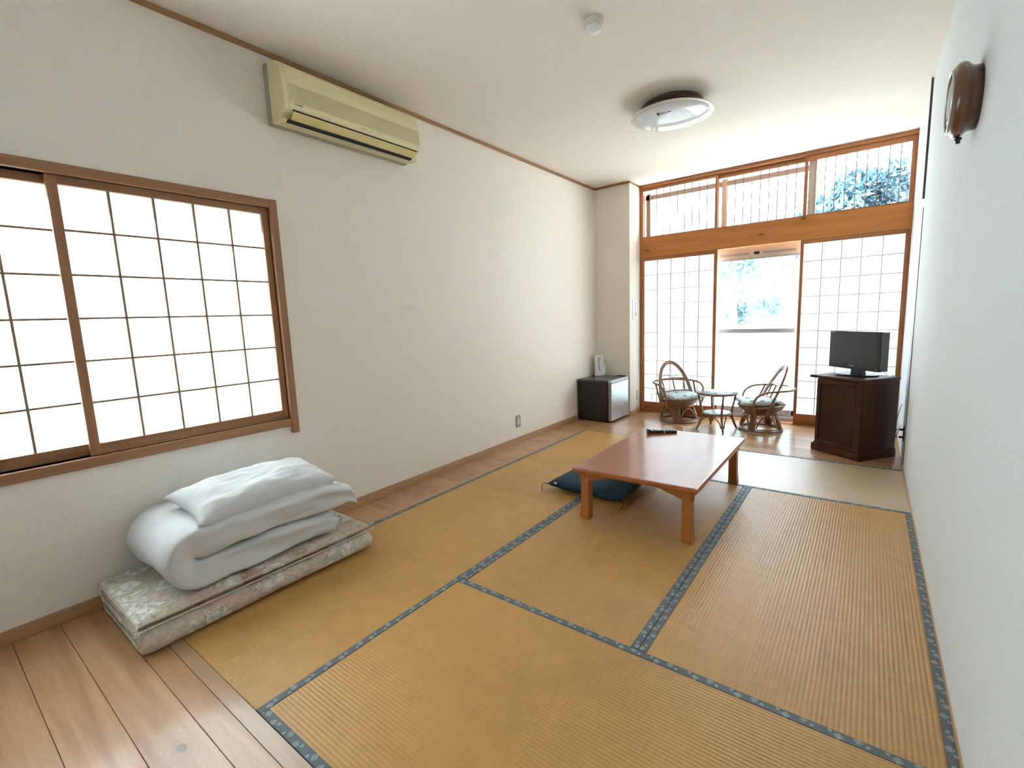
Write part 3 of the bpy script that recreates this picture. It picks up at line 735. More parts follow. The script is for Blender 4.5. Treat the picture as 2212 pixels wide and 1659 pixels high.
# ------------------------------------------------------------------ floor cushion (zabuton)
def soft_pad(n, hx, hy, h, pinch=0.06, seed=0, wr=0.004, power=0.5, flat=0.0):
    """closed pillow shaped mesh, centre at origin, seam at z=0, corners drawn out"""
    m = MB(); vs = []; fs = []; idx = {}
    def P(i, j, s):
        u = -1 + 2 * i / n; v = -1 + 2 * j / n
        edge = (1 - abs(u) ** 3.2) * (1 - abs(v) ** 3.2)
        z = s * h * max(edge, 0) ** power * (1.0 if s > 0 else (1 - flat))
        x = hx * u * (1 - pinch * (1 - v * v) * u * u); y_ = hy * v * (1 - pinch * (1 - u * u) * v * v)
        nz = noise.noise(Vector((u * 2.1 + seed, v * 2.1, s * 3.3))) * wr + noise.noise(Vector((u * 6 + seed, v * 5, s * 2))) * wr * 0.5
        return (x, y_, z + nz * min(1, edge * 3))
    for s in (1, -1):
        for i in range(n + 1):
            for j in range(n + 1):
                b_ = i in (0, n) or j in (0, n)
                key = (i, j, 0 if b_ else s)
                if key not in idx: idx[key] = len(vs); vs.append(P(i, j, s))
        for i in range(n):
            for j in range(n):
                q = [(i, j), (i + 1, j), (i + 1, j + 1), (i, j + 1)]
                f = tuple(idx[(a, b_, 0 if (a in (0, n) or b_ in (0, n)) else s)] for a, b_ in q)
                fs.append(f if s > 0 else f[::-1])
    m.add(vs, fs, True); return m
zb = soft_pad(28, 0.295, 0.265, 0.046, 0.05, 3, 0.006, 0.42).build('floor_cushion', NAVY, None, loc=(0.94, 2.445, 0.052), rotz=math.radians(-2))
tag(zb, 'flat square navy blue floor cushion pushed under the low table', 'cushion')
for sx, sy in ((-1, -1), (1, -1), (-1, 1), (1, 1)):
    MB().tube(smooth_path([(sx * 0.290, sy * 0.260, 0), (sx * 0.312, sy * 0.266, 0.004), (sx * 0.322, sy * 0.282, -0.015), (sx * 0.308, sy * 0.296, -0.046)], 5), 0.0022, 6).build('tassel', TASSEL, zb)
box('care_tag', (-0.225, -0.262, 0.012), (-0.205, -0.256, 0.024), WHITEC, zb)

# ------------------------------------------------------------------ folded bedding
def swept(path, H, W, axis, n_ring=44, ex=9.0, seed=0, wr=0.0, taper0=0.0, taper1=0.0, wfun=None, c0=0.0, hfun=None, ev=2.4):
    """soft slab: path = 2D (a, z) points, extruded along the other horizontal axis with width W. axis 'x': path in x-z, width in y"""
    m = MB(); vs = []; fs = []; n = len(path)
    L = [0.0]
    for i in range(1, n): L.append(L[-1] + math.hypot(path[i][0] - path[i - 1][0], path[i][1] - path[i - 1][1]))
    T = L[-1]
    for i, (a, z) in enumerate(path):
        a0, z0 = path[max(i - 1, 0)]; a1, z1 = path[min(i + 1, n - 1)]
        tx, tz = a1 - a0, z1 - z0; l = math.hypot(tx, tz) or 1; nx, nz = -tz / l, tx / l
        k = 1.0
        if taper0 and L[i] < taper0: k *= math.sqrt(max(1e-4, 1 - (1 - L[i] / taper0) ** 2))
        if taper1 and T - L[i] < taper1: k *= math.sqrt(max(1e-4, 1 - (1 - (T - L[i]) / taper1) ** 2))
        s = L[i] / T
        ww = W * (wfun(s) if wfun else 1); hh = H * k * (hfun(s) if hfun else 1)
        for r in range(n_ring):
            an = 2 * PI * r / n_ring; ca, sa = math.cos(an), math.sin(an)
            u = math.copysign(abs(ca) ** (2 / ex), ca); v = math.copysign(abs(sa) ** (2 / ev), sa)
            if wr:
                q = Vector((s * T * 4 + seed, u * W * 3.2, v * 0.8))
                d = noise.noise(q) * wr + noise.noise(q * 2.7) * wr * 0.5
            else: d = 0
            off = v * (hh + d * (1 if abs(v) > 0.1 else 0.3) * k)
            wid = c0 + u * (ww / 2 - 0.01 * (1 - k) + d * 1.5)
            aa, zz = a + nx * off, z + nz * off
            vs.append((aa, wid, zz) if axis == 'x' else (wid, aa, zz))
    for i in range(n - 1):
        for r in range(n_ring):
            r2 = (r + 1) % n_ring
            fs.append((i * n_ring + r, i * n_ring + r2, (i + 1) * n_ring + r2, (i + 1) * n_ring + r))
    fs.append(tuple(range(n_ring))[::-1]); fs.append(tuple((n - 1) * n_ring + r for r in range(n_ring)))
    m.add(vs, fs, True); return m
def arc(ca, cz, r, a0, a1, n):
    return [(ca + r * math.cos(math.radians(a0 + (a1 - a0) * i / n)), cz + r * math.sin(math.radians(a0 + (a1 - a0) * i / n))) for i in range(n + 1)]
def lin(p, q_, n): return [(p[0] + (q_[0] - p[0]) * i / n, p[1] + (q_[1] - p[1]) * i / n) for i in range(n + 1)]
ft = thing('folded_futon', 'floral beige and pink futon mattress folded in three on the floor under the window', 'futon', (0.0, 0.395, 0.001))
Hf = 0.0235; zt_, zm_, zb_ = 0.125, 0.076, 0.0275
p_top = lin((0.268, zt_ + 0.001), (-0.262, zt_), 16)[:-1]
p_b1 = arc(-0.262, (zt_ + zm_) / 2, (zt_ - zm_) / 2, 90, 270, 8)
p_mid = lin((-0.262, zm_), (0.245, zm_), 14)[1:-1]
p_b2 = arc(0.245, (zm_ + zb_) / 2, (zm_ - zb_) / 2, 90, -90, 8)
p_bot = lin((0.245, zb_), (-0.27, zb_), 14)[1:]
swept(p_top + p_b1 + p_mid + p_b2 + p_bot, Hf, 1.075, 'x', 56, 26, 2.0, 0.006, 0.02, 0.02).build('mattress', FLORAL, ft)
def piping(zo, front=True):
    pts = [(-0.25, -0.536, zt_ + zo), (0.255, -0.536, zt_ + zo), (0.279, -0.512, zt_ + zo), (0.281, 0.0, zt_ + zo + 0.002), (0.279, 0.512, zt_ + zo), (0.255, 0.536, zt_ + zo)]
    MB().tube(smooth_path(pts, 6), 0.0034, 6).build('piping', PIPE, ft)
piping(0.014); piping(-0.012)
for zz in (zm_ + 0.012, zb_ + 0.012):
    MB().tube(smooth_path([(-0.25, -0.536, zz), (0.0, -0.538, zz + 0.002), (0.25, -0.536, zz - 0.002)], 6), 0.0032, 6).build('piping', PIPE, ft)

dv = thing('folded_duvet', 'thick white duvet folded over on top of the floral futon', 'duvet', (-0.028, 0.0, 0.1545))
yb0 = 0.110
HD = 0.066
p_low = lin((0.775, HD + 0.002), (yb0, HD + 0.004), 18)[:-1]
p_bend = arc(yb0, HD + 0.0685, 0.0650, 270, 90, 14)
p_up = [(yb0 + (0.80 - yb0) * i / 20, HD + 0.1290 + 0.016 * math.sin(PI * i / 20) - 0.004 * (i / 20)) for i in range(1, 21)]
p_end = [(0.84, HD + 0.118), (0.872, HD + 0.088), (0.893, HD + 0.052)]
def dw(s): return 1.0 - 0.05 * math.exp(-((s - 0.46) / 0.07) ** 2) + 0.05 * (s > 0.5) * (s - 0.5)
swept(p_low + p_bend + p_up + p_end, HD, 0.535, 'y', 80, 9.0, 5.0, 0.016, 0.05, 0.10, dw, 0.0, lambda s: (1.0 if s < 0.45 else 1.12) - 0.6 * max(0, (s - 0.86) / 0.14), 4.2).build('cover', WHITEC, dv)

sh = thing('folded_sheet', 'flat folded white sheet tucked under the pillow on the duvet', 'sheet', (0.04, 0.43, 0.3745), math.radians(1))
for i in range(2):
    MB().box((-0.15, -0.24, 0.012 + i * 0.007), (0.155 - 0.006 * i, 0.24, 0.018 + i * 0.007)).build('fold', WHITEC, sh, 0.0025)
pw = soft_pad(48, 0.185, 0.345, 0.084, 0.09, 11, 0.015, 0.5, 0.35).build('pillow', WHITEC, None, loc=(0.035, 0.455, 0.460), rotz=math.radians(2))
pw.rotation_euler.y = math.radians(9)
tag(pw, 'plump white pillow lying on top of the folded duvet', 'pillow')

# ------------------------------------------------------------------ air conditioner
ac = thing('air_conditioner', 'aged cream wall air conditioner high on the left wall', 'air conditioner', (XL, 0.894, 0.0))
AW = 0.990
box('back_plate', (0.0, 0.0, 2.392), (0.040, AW, 2.715), ACP, ac, 0.008)
prof = [(0.040, 2.398), (0.128, 2.388), (0.150, 2.398), (0.120, 2.415), (0.150, 2.436), (0.181, 2.446), (0.188, 2.462), (0.190, 2.478), (0.184, 2.560), (0.176, 2.620), (0.160, 2.668), (0.128, 2.700), (0.085, 2.712), (0.040, 2.714)]
MB().prism(prof, 'y', 0.006, AW - 0.004).build('housing', ACB, ac, 0.004)
# raised front panel with a rounded right end, grille ribs on it
pf = [(0.188, 2.455), (0.194, 2.466), (0.1945, 2.480), (0.1885, 2.562), (0.180, 2.622), (0.164, 2.670), (0.155, 2.680), (0.150, 2.672), (0.170, 2.60), (0.180, 2.50), (0.182, 2.458)]
MB().prism(pf, 'y', 0.030, AW - 0.010).build('front_panel', ACB, ac, 0.002)
gr = MB()
for i in range(17):
    z = 2.484 + i * 0.0056; x = 0.1945 - (z - 2.480) * 0.0732
    gr.box((x - 0.002, 0.034, z), (x + 0.0016, AW - 0.014, z + 0.0030))
gr.build('intake_grille', ACG, ac)['kind'] = 'stuff'
MB().prism([(0.176, 2.4415), (0.180, 2.440), (0.146, 2.3985), (0.140, 2.402)], 'y', 0.058, AW - 0.036).build('louver', ACL, ac, 0.001)
MB().prism([(0.1435, 2.4005), (0.1525, 2.4005), (0.150, 2.390), (0.130, 2.388), (0.120, 2.396)], 'y', 0.036, AW - 0.060).build('outlet_slot', SLOT, ac)
MB().prism([(0.176, 2.4465), (0.1835, 2.4475), (0.1805, 2.4405), (0.175, 2.4415)], 'y', 0.055, AW - 0.033).build('louver_gap', SLOT, ac)
box('lower_lip', (0.085, 0.02, 2.384), (0.128, AW - 0.03, 2.391), ACG, ac, 0.001)
text('logo', 'TOSHIBA', 0.0125, INK, ac, basis((0, 1, 0), (0.07, 0, 1), (1, 0, -0.07), (0.1955, 0.083, 2.472)))
for i in range(3): box('indicator', (0.1936, 0.49 + i * 0.017, 2.4655), (0.1955, 0.495 + i * 0.017, 2.4705), INK, ac)
box('receiver_window', (0.1936, 0.556, 2.464), (0.1952, 0.572, 2.474), ACG, ac)

# ------------------------------------------------------------------ wall plates
def plate(name, label, loc, axis, w_, h_, mat, inner, cat):
    t = thing(name, label, cat, loc)
    sgn = 1 if axis == '+x' else -1
    def bx(nm, d0, d1, a, b_, mt, bev): 
        x = sorted((sgn * d0, sgn * d1)); box(nm, (x[0], -a / 2, -b_ / 2), (x[1], a / 2, b_ / 2), mt, t, bev)
    bx('plate', 0.0, 0.007, w_, h_, mat, 0.002)
    if inner: bx('socket_insert', 0.0068, 0.0085, w_ * 0.38, h_ * 0.62, inner, 0.001)
    return t
plate('wall_outlet', 'grey metal outlet plate low on the left wall', (XL, 3.168, 0.226), '+x', 0.070, 0.120, PLATE, OFFWH, 'outlet')
for dz in (-0.02, 0.02):
    pass
plate('wall_outlet', 'white outlet plate low on the wall pier beside the paper door', (XC, 5.137, 0.224), '+x', 0.068, 0.118, OFFWH, WHITEP, 'outlet')
sw = plate('wall_switch', 'tall white switch plate at mid height on the wall pier', (XC, 5.045, 1.304), '+x', 0.118, 0.228, WHITEP, None, 'switch')
box('rocker', (0.007, 0.01, -0.02), (0.014, 0.035, 0.09), WHITEP, sw, 0.002)
box('rocker', (0.007, 0.005, -0.085), (0.012, 0.04, -0.03), ALUG, sw, 0.002)
ro = plate('wall_outlet', 'brown double outlet plate on the right wall beside the television cabinet', (XR, 4.135, 0.245), '-x', 0.070, 0.120, DARKW, None, 'outlet')

# ------------------------------------------------------------------ smoke detector and ceiling lamp
sd = thing('smoke_detector', 'small round white smoke detector on the ceiling', 'smoke detector', (1.222, 1.875, ZC))
MB().lathe([(0.053, 0.0), (0.054, -0.010), (0.050, -0.030), (0.043, -0.037)], 36).build('base', OFFWH, sd)
MB().lathe([(0.043, -0.036), (0.0415, -0.045), (0.036, -0.056), (0.024, -0.064), (0.010, -0.067), (0.0001, -0.068)], 36).build('sensor_dome', WHITEP, sd)
lp = thing('ceiling_lamp', 'round white flush ceiling lamp with clear rim and brown base', 'ceiling lamp', (1.206, 3.164, ZC + 0.0145))
MB().lathe([(0.190, -0.0145), (0.190, -0.022), (0.214, -0.026), (0.218, -0.078), (0.20, -0.086)], 48).build('base_ring', LAMPB, lp)
for i in range(3):
    MB().tube([(0.218 * math.cos(a), 0.218 * math.sin(a), -0.036 - i * 0.015) for a in [2 * PI * k / 48 for k in range(48)]], 0.005, 6, True).build('base_slat', LAMPB, lp)
MB().lathe([(0.0001, -0.080), (0.10, -0.082), (0.255, -0.094), (0.292, -0.098), (0.2935, -0.101), (0.290, -0.104), (0.258, -0.104)], 64).build('clear_rim', OFFWH, lp)
MB().lathe([(0.268, -0.103), (0.264, -0.110), (0.246, -0.120), (0.205, -0.132), (0.153, -0.141), (0.08, -0.147), (0.0001, -0.149)], 64).build('diffuser', LAMPD, lp)
# small printed label strokes on the diffuser near the room side edge
lm = MB()
for k, (du, dv_, lw_, lh) in enumerate([(-0.044, 0.0, 0.016, 0.022), (-0.005, 0.008, 0.050, 0.004), (-0.012, -0.008, 0.040, 0.004), (0.034, 0.004, 0.026, 0.004), (0.028, -0.004, 0.014, 0.004)]):
    for j in range(4 if k == 0 else 1):
        oy = (j - 1.5) * 0.006 if k == 0 else 0
        r0 = math.hypot(0.01 + du, -0.180 + dv_); zz = -0.1355 - 0.0012 * ((0.190 - r0) / 0.01)
        lm.box((0.01 + du - lw_ / 2, -0.180 + dv_ + oy - lh / 2, zz - 0.0012), (0.01 + du + lw_ / 2, -0.180 + dv_ + oy + lh / 2, zz + 0.004))
lm.build('printed_label', INK, lp)['kind'] = 'stuff'

# ------------------------------------------------------------------ clock on the right wall
ck = thing('wall_clock', 'round dark wooden wall clock with glass front high on the right wall', 'clock', (XR, 1.865, 1.975))
MB().lathe([(0.104, 0.0), (0.106, -0.022), (0.112, -0.030), (0.123, -0.040), (0.126, -0.052), (0.122, -0.064), (0.110, -0.074), (0.103, -0.077), (0.100, -0.074), (0.098, -0.066)], 64, (0, 0, 0), 'x').build('case', CLOCKW, ck)
MB().lathe([(0.099, -0.066), (0.0001, -0.066)], 48, (0, 0, 0), 'x').build('dial', WHITEP, ck)
MB().tube([(-0.078, 0.101 * math.cos(2 * PI * k / 64), 0.101 * math.sin(2 * PI * k / 64)) for k in range(64)], 0.004, 8, True).build('bezel_ring', SILVER, ck)
MB().lathe([(0.099, -0.076), (0.06, -0.080), (0.0001, -0.082)], 48, (0, 0, 0), 'x').build('cover_glass', GLASS, ck)
for nm, ang, ln, wd in (('hour_hand', 40, 0.050, 0.004), ('minute_hand', 130, 0.075, 0.003)):
    a = math.radians(ang); d = Vector((0, math.sin(a), math.cos(a))); e = Vector((0, math.cos(a), -math.sin(a)))
    c = Vector((-0.069, 0, 0)); k = Vector((-0.001, 0, 0))
    MB().add([c - e * wd, c + e * wd, c + d * ln, c - e * wd + k, c + e * wd + k, c + d * ln + k], [(0, 1, 2), (5, 4, 3), (0, 3, 4, 1), (1, 4, 5, 2), (2, 5, 3, 0)]).build(nm, INK, ck)
MB().lathe([(0.006, -0.010), (0.007, 0.0), (0.011, 0.004), (0.009, 0.010), (0.0001, 0.012)], 16, (-0.045, 0.0, -0.136)).build('winding_knob', BLACK, ck)

# ------------------------------------------------------------------ mini fridge with tissue holder
fr = thing('mini_fridge', 'small dark grey refrigerator with silver door against the wall pier', 'refrigerator', (-0.312, 4.385, 0.0))
FW, FD, FH = 0.390, 0.480, 0.500
box('body', (0, 0, 0.014), (FW, FD, 0.478), FRIDGE, fr, 0.004)
box('top_panel', (-0.002, -0.004, 0.478), (FW + 0.004, FD, FH), FTOP, fr, 0.004)
dr = box('door', (FW + 0.008, 0.0, 0.022), (FW + 0.046, FD, 0.462), FEDGE, fr, 0.004)
box('door_face', (FW + 0.0455, 0.002, 0.024), (FW + 0.050, FD - 0.002, 0.460), FDOOR, dr, 0.0015)
box('door_cap', (FW + 0.006, 0.0, 0.466), (FW + 0.049, FD, 0.496), ALUG, fr, 0.004)
box('hinge', (FW - 0.07, FD - 0.06, FH - 0.002), (FW + 0.035, FD - 0.03, FH + 0.010), BLACK, fr, 0.002)
for x in (0.03, FW - 0.03):
    for y in (0.03, FD - 0.03):
        MB().lathe([(0.013, 0.0), (0.013, 0.016)], 12, (x, y, 0)).build('foot', BLACK, fr)

th = thing('tissue_case', 'white standing tissue case with a curved side and dark slot on the fridge', 'tissue case', (-0.205, 4.765, 0.5002), math.radians(38))
# outline in local x-z, face towards the room (local -y)
outl = [(-0.058, 0.0), (0.062, 0.004), (0.078, 0.110), (0.080, 0.118), (0.050, 0.150), (0.046, 0.158), (0.047, 0.262), (-0.062, 0.262)]
MB().prism(outl, 'y', 0.0, 0.058).build('case', WHITEP, th, 0.003)
sl = smooth_path([(0.004, 0.214), (-0.008, 0.216), (-0.012, 0.206), (-0.011, 0.13), (-0.008, 0.075), (0.002, 0.062), (0.008, 0.066)], 5) if False else None
pts = smooth_path([(0.006, -0.0006, 0.218), (-0.006, -0.0006, 0.220), (-0.012, -0.0006, 0.205), (-0.010, -0.0006, 0.140), (-0.006, -0.0006, 0.085), (0.000, -0.0006, 0.066), (0.012, -0.0006, 0.062)], 6)
MB().tube(pts, 0.0030, 6).build('slot', SLOT, th)

# ------------------------------------------------------------------ television cabinet, television, cords
ca = math.atan2(4.021 - 4.284, 2.453 - 2.102)
cb = thing('television_cabinet', 'dark brown wooden cabinet with woven door panel set across the corner', 'cabinet', (2.2775, 4.1525, 0.0), ca)
CW, CD, CH = 0.440, 0.405, 0.668
h = CW / 2
box('carcass', (-h + 0.026, 0.022, 0.062), (h - 0.012, CD, CH - 0.022), DARKW, cb, 0.002)
box('base_moulding', (-h, 0.0, 0.0), (h, CD, 0.060), DARKW, cb, 0.004)
box('base_cap', (-h + 0.012, 0.010, 0.058), (h - 0.006, CD, 0.074), DARKW, cb, 0.003)
box('top_board', (-h - 0.030, -0.012, CH - 0.024), (h - 0.002, CD, CH), DARKW, cb, 0.004)
dd = MB()
x0, x1, z0, z1 = -h + 0.030, h - 0.016, 0.078, CH - 0.030
dd.box((x0, 0.004, z0), (x0 + 0.030, 0.022, z1)).box((x1 - 0.050, 0.004, z0), (x1, 0.022, z1)).box((x0 + 0.03, 0.004, z0), (x1 - 0.05, 0.022, z0 + 0.034)).box((x0 + 0.03, 0.004, z1 - 0.034), (x1 - 0.05, 0.022, z1))
dp = dd.build('door', DARKW, cb, 0.003)
box('woven_panel', (x0 + 0.028, 0.012, z0 + 0.032), (x1 - 0.048, 0.0215, z1 - 0.032), WEAVE, dp)
fm = MB(); a, b_, c, d = x0 + 0.030, x1 - 0.050, z0 + 0.034, z1 - 0.034
fm.tube([(a, 0.006, c), (b_, 0.006, c), (b_, 0.006, d), (a, 0.006, d)], 0.005, 6, True).build('panel_bead', DARKW, dp)

ta = math.atan2(4.174 - 4.56, 2.539 - 2.18)
tv = thing('television', 'small black flat screen television on the dark cabinet', 'television', (2.398, 4.330, CH + 0.0005), ta)
TWD, TZ0, TZ1 = 0.520, 0.052, 0.372
ox = -0.014
MB().prism([(-TWD / 2 + ox, TZ0), (TWD / 2 + ox, TZ0), (TWD / 2 + ox, TZ1), (-TWD / 2 + ox, TZ1)], 'y', -0.030, 0.0).build('bezel', TVB, tv, 0.005)
MB().box((-TWD / 2 + ox + 0.006, 0.0, TZ0 + 0.006), (TWD / 2 + ox - 0.004, 0.055, TZ1 - 0.008)).build('rear_shell', TVS, tv, 0.012, 3)
sb = box('side_shell', (TWD / 2 + ox - 0.001, -0.024, TZ0 + 0.004), (TWD / 2 + ox + 0.003, 0.045, TZ1 - 0.004), TVS, tv, 0.002)
box('screen', (-TWD / 2 + ox + 0.022, -0.0312, TZ0 + 0.042), (TWD / 2 + ox - 0.022, -0.029, TZ1 - 0.020), SCREEN, tv)
text('logo', 'TOSHIBA', 0.016, SILVER, tv, basis((1, 0, 0), (0, 0, 1), (0, -1, 0), (ox - 0.005, -0.0312, TZ0 + 0.030)))
text('model_mark', 'REGZA', 0.0105, SILVER, tv, basis((1, 0, 0), (0, 0, 1), (0, -1, 0), (-TWD / 2 + ox + 0.038, -0.0306, TZ1 - 0.011)))
box('status_light', (TWD / 2 + ox - 0.030, -0.0315, TZ0 + 0.014), (TWD / 2 + ox - 0.027, -0.030, TZ0 + 0.026), SILVER, tv)
MB().prism([(-0.055, 0.010), (0.055, 0.010), (0.048, TZ0 + 0.02), (-0.048, TZ0 + 0.02)], 'y', -0.010, 0.040).build('stand_neck', TVB, tv, 0.004)
m = MB()
base = []
for k in range(40):
    a = 2 * PI * k / 40
    base.append((0.155 * math.copysign(abs(math.cos(a)) ** 0.75, math.cos(a)), 0.012 + 0.098 * math.copysign(abs(math.sin(a)) ** 0.9, math.sin(a))))
m.prism(base, 'z', 0.0, 0.012).build('stand_base', TVB, tv, 0.003, rotz=0.55)
# cords from the wall outlet
for lab, pz, pts in (('upper black power cord plugged into the right wall outlet', 0.275, [(2.694, 4.135, 0.275), (2.672, 4.16, 0.275), (2.676, 4.22, 0.30), (2.698, 4.30, 0.40), (2.718, 4.41, 0.43)]),
                     ('lower black power cord looping behind the television cabinet', 0.215, [(2.694, 4.135, 0.215), (2.650, 4.15, 0.20), (2.655, 4.20, 0.165), (2.688, 4.27, 0.19), (2.718, 4.41, 0.25)])):
    cd = thing('power_cord', lab, 'cord', (0, 0, 0))
    box('plug', (2.698, 4.125, pz - 0.008), (XR - 0.007, 4.145, pz + 0.008), BLACK, cd, 0.003)
    MB().tube(smooth_path(pts, 8), 0.0024, 7).build('cable', BLACK, cd)
wc = MB().tube(smooth_path([(2.560, 4.250, CH + 0.075), (2.585, 4.262, CH + 0.040), (2.610, 4.290, CH + 0.008), (2.655, 4.345, CH + 0.006), (2.650, 4.46, CH - 0.10)], 8), 0.003, 7).build('antenna_cable', WHITEP)
tag(wc, 'thin white cable hanging from the back of the television', 'cable')

# ------------------------------------------------------------------ rattan chairs and table
def rcane(parent, name, pts, r, n=8, closed=False, sub=8, mat=None):
    return MB().tube(smooth_path(pts, sub, closed), r, n, closed).build(name, mat or RATTAN, parent)
def circ(r, z, n=24, cx=0, cy_=0): return [(cx + r * math.cos(2 * PI * k / n), cy_ + r * math.sin(2 * PI * k / n), z) for k in range(n)]
def make_chair(label, loc, rz):
    """local +y is the way the seat faces"""
    t = thing('rattan_chair', label, 'chair', loc, rz, 'low rattan swivel chairs by the window')
    RB = 0.205
    MB().tube(circ(RB, 0.012, 40), 0.011, 8, True).build('base_ring', RATTAN, t)
    MB().tube(circ(RB - 0.008, 0.030, 40), 0.006, 8, True).build('base_ring', RATTAN, t)
    for k in range(4):
        a = PI / 4 + k * PI / 2 + 0.15
        ax, ay = math.cos(a), math.sin(a); tx, ty = -ay, ax
        lg = MB()
        for s in (-0.021, 0.0, 0.021):
            lg.tube([(ax * (RB - 0.006) + tx * s, ay * (RB - 0.006) + ty * s, 0.020), (ax * 0.185 + tx * s, ay * 0.185 + ty * s, 0.075), (ax * 0.150 + tx * s * 0.9, ay * 0.150 + ty * s * 0.9, 0.178)], 0.0115, 8)
        lg.build('leg', RATTAN, t)
        b_ = a + PI / 2
        rr = 0.186; n0, n1 = a + 0.20, b_ - 0.20
        pts = []
        for i in range(9):
            u = i / 8; an = n0 + (n1 - n0) * u; z = 0.040 + 0.118 * math.sin(PI * u) ** 0.55
            q = RB - 0.012 - (z - 0.04) * 0.35
            pts.append((q * math.cos(an), q * math.sin(an), z))
        rcane(t, 'arch', pts, 0.0075, 7, False, 4)
    MB().lathe([(0.0001, 0.168), (0.150, 0.170), (0.165, 0.178), (0.165, 0.196), (0.150, 0.204), (0.0001, 0.206)], 40).build('swivel_plate', RATTAN, t)
    bowl = MB()
    for r, z, q in ((0.150, 0.205, 0.013), (0.176, 0.222, 0.013), (0.198, 0.240, 0.013), (0.214, 0.258, 0.012)): bowl.tube(circ(r, z, 40), q, 8, True)
    bowl.lathe([(0.0001, 0.214), (0.14, 0.216), (0.205, 0.250)], 40)
    bowl.build('seat_frame', RATTAN, t)
    # arm hoop
    arm = [(0.215, 0.095, 0.175), (0.235, 0.125, 0.285), (0.248, 0.100, 0.375), (0.258, 0.02, 0.425), (0.255, -0.10, 0.437), (0.210, -0.215, 0.440), (0.110, -0.280, 0.442), (0, -0.298, 0.443)]
    arm = arm + [(-x, y, z) for x, y, z in arm[-2::-1]]
    rcane(t, 'arm_hoop', arm, 0.0115, 8, False, 6)
    def hoop(wd, top, dz, y0):
        h_ = []
        for i in range(17):
            u = PI * i / 16; x = wd * math.cos(u); s = math.sin(u)
            z = 0.225 + (top - 0.225) * s ** 0.78
            h_.append((x * (1 - 0.06 * s), y0 - 0.215 * (z - 0.225) / 0.45, z))
        return h_
    bh = MB()
    bh.tube(smooth_path(hoop(0.206, 0.672, 0, -0.012), 4), 0.0115, 8)
    bh.tube(smooth_path(hoop(0.184, 0.650, 0, -0.016), 4), 0.0095, 8)
    bh.build('back_hoop', RATTAN, t)
    def yb(z): return -0.02 - 0.215 * (z - 0.225) / 0.45
    rcane(t, 'back_rail', [(-0.172, yb(.47), 0.47), (0, yb(.47) - 0.012, 0.475), (0.172, yb(.47), 0.47)], 0.011, 8)
    rcane(t, 'back_rail', [(-0.165, yb(.335), 0.335), (0, yb(.335) - 0.02, 0.335), (0.165, yb(.335), 0.335)], 0.010, 8)
    for x in (-0.135, 0.0, 0.135):
        rcane(t, 'back_post', [(x * 0.95, yb(.335) - 0.014, 0.335), (x, yb(.40) - 0.010, 0.40), (x * 1.05, yb(.47) - 0.006, 0.470)], 0.009, 8)
    rcane(t, 'back_spoke', [(0, yb(.475) - 0.012, 0.475), (0.0, yb(.56), 0.56), (0, yb(.645), 0.645)], 0.0035, 6)
    for s in (-1, 1):
        rcane(t, 'back_arch', [(s * 0.008, yb(.48) - 0.01, 0.482), (s * 0.030, yb(.505), 0.503), (s * 0.08, yb(.515), 0.514), (s * 0.165, yb(.508), 0.508)], 0.004, 6)
        rcane(t, 'front_stay', [(s * 0.232, 0.0, 0.200), (s * 0.236, -0.03, 0.285), (s * 0.245, -0.095, 0.430)], 0.011, 8)
    return t
def make_seat_cushion(label, loc, rz):
    c = soft_pad(22, 0.205, 0.218, 0.035, 0.10, 7 + loc[0], 0.008, 0.36).build('seat_cushion', SEATP, None, loc=loc, rotz=rz)
    tag(c, label, 'cushion', 'printed cushions on the rattan chairs')
    for sx in (-1, 1):
        MB().tube(smooth_path([(sx * 0.19, -0.205, 0.0), (sx * 0.235, -0.215, 0.004), (sx * 0.250, -0.215, -0.02), (sx * 0.238, -0.20, -0.075)], 5), 0.004, 6).build('tie', SEATP, c)
    return c
C1, D1 = (0.735, 4.905, 0.0), (0.75, -0.66)
C2, D2 = (1.600, 4.850, 0.0), (-0.92, -0.39)
r1 = math.atan2(D1[1], D1[0]) - PI / 2; r2 = math.atan2(D2[1], D2[0]) - PI / 2
make_chair('left low rattan swivel chair with rounded hoop back by the paper door', C1, r1)
make_chair('right low rattan swivel chair with rounded hoop back seen from its side', C2, r2)
make_seat_cushion('pale printed seat cushion on the left rattan chair', (C1[0] + 0.02, C1[1] - 0.02, 0.298), r1)
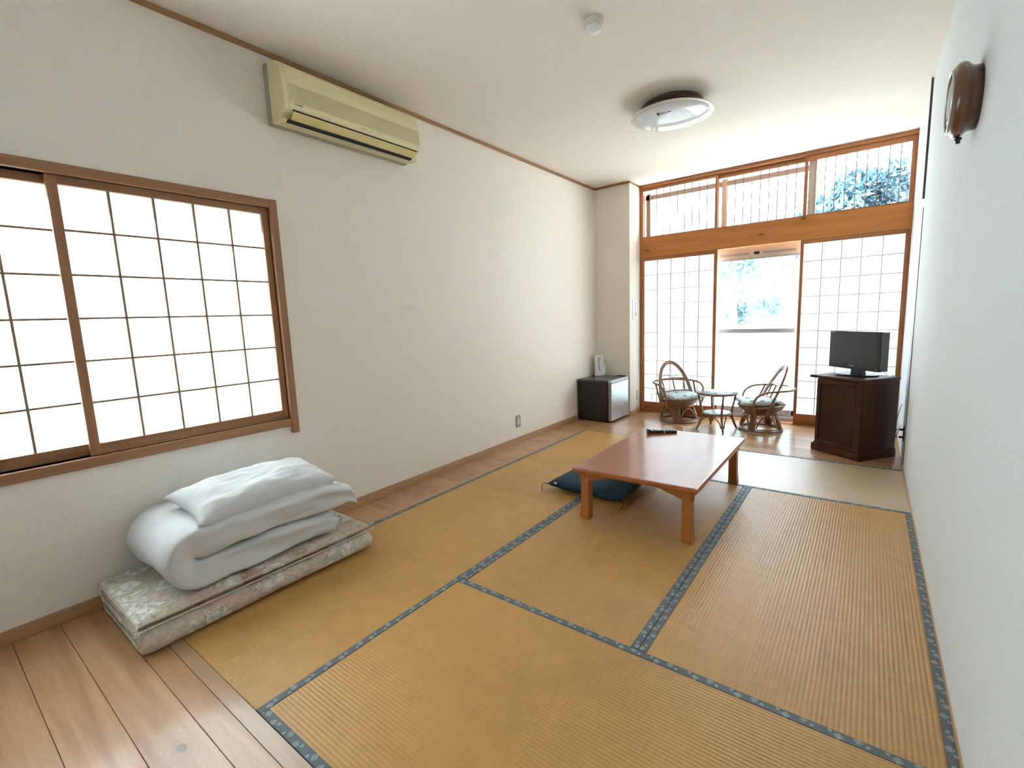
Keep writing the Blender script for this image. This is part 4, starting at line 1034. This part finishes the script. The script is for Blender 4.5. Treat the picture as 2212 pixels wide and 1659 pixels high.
make_seat_cushion('pale blue printed seat cushion on the right rattan chair', (C2[0] - 0.02, C2[1] - 0.01, 0.298), r2)

rt = thing('rattan_table', 'small round rattan side table with glass top between the two chairs', 'table', (1.215, 4.655, 0.0), math.atan2(4.808 - 4.469, 1.118 - 1.322))
RT = 0.197
MB().tube(circ(RT, 0.392, 40), 0.012, 8, True).build('top_ring', RATTAN, rt)
MB().lathe([(0.0001, 0.399), (RT + 0.004, 0.399), (RT + 0.006, 0.402), (RT + 0.004, 0.405), (0.0001, 0.405)], 48).build('glass_top', GLAZED, rt)
MB().lathe([(0.0001, 0.176), (0.138, 0.176), (0.142, 0.181), (0.138, 0.186), (0.0001, 0.186)], 40).build('shelf', simple('frosted_shelf', (0.42, 0.47, 0.49), 0.25, 0, 0.04), rt)
MB().tube(circ(0.140, 0.170, 36), 0.009, 8, True).build('shelf_ring', RATTAN, rt)
for k in range(4):
    a = k * PI / 2; ax, ay = math.cos(a), math.sin(a); tx, ty = -ay, ax
    rcane(rt, 'leg', [(ax * 0.192, ay * 0.192, 0.385), (ax * 0.175, ay * 0.175, 0.30), (ax * 0.152, ay * 0.152, 0.19), (ax * 0.165, ay * 0.165, 0.10), (ax * 0.203, ay * 0.203, 0.012)], 0.0115, 8)
    MB().lathe([(0.010, 0.0), (0.006, 0.004), (0.005, 0.014)], 12, (ax * 0.204, ay * 0.204, 0)).build('leg_pad', BLACK, rt)
    b_ = a + PI / 2
    p0 = Vector((ax * 0.186, ay * 0.186, 0.045)) + Vector((tx, ty, 0)) * 0.014
    p4 = Vector((math.cos(b_) * 0.186, math.sin(b_) * 0.186, 0.045)) - Vector((-math.sin(b_), math.cos(b_), 0)) * 0.014
    mid = Vector((math.cos(a + PI / 4), math.sin(a + PI / 4), 0)) * 0.115 + Vector((0, 0, 0.160))
    q1 = p0 * 0.72 + mid * 0.28; q1.z = 0.112; q3 = p4 * 0.72 + mid * 0.28; q3.z = 0.112
    rcane(rt, 'arch', [p0, q1, mid, q3, p4], 0.0065, 7, False, 6)
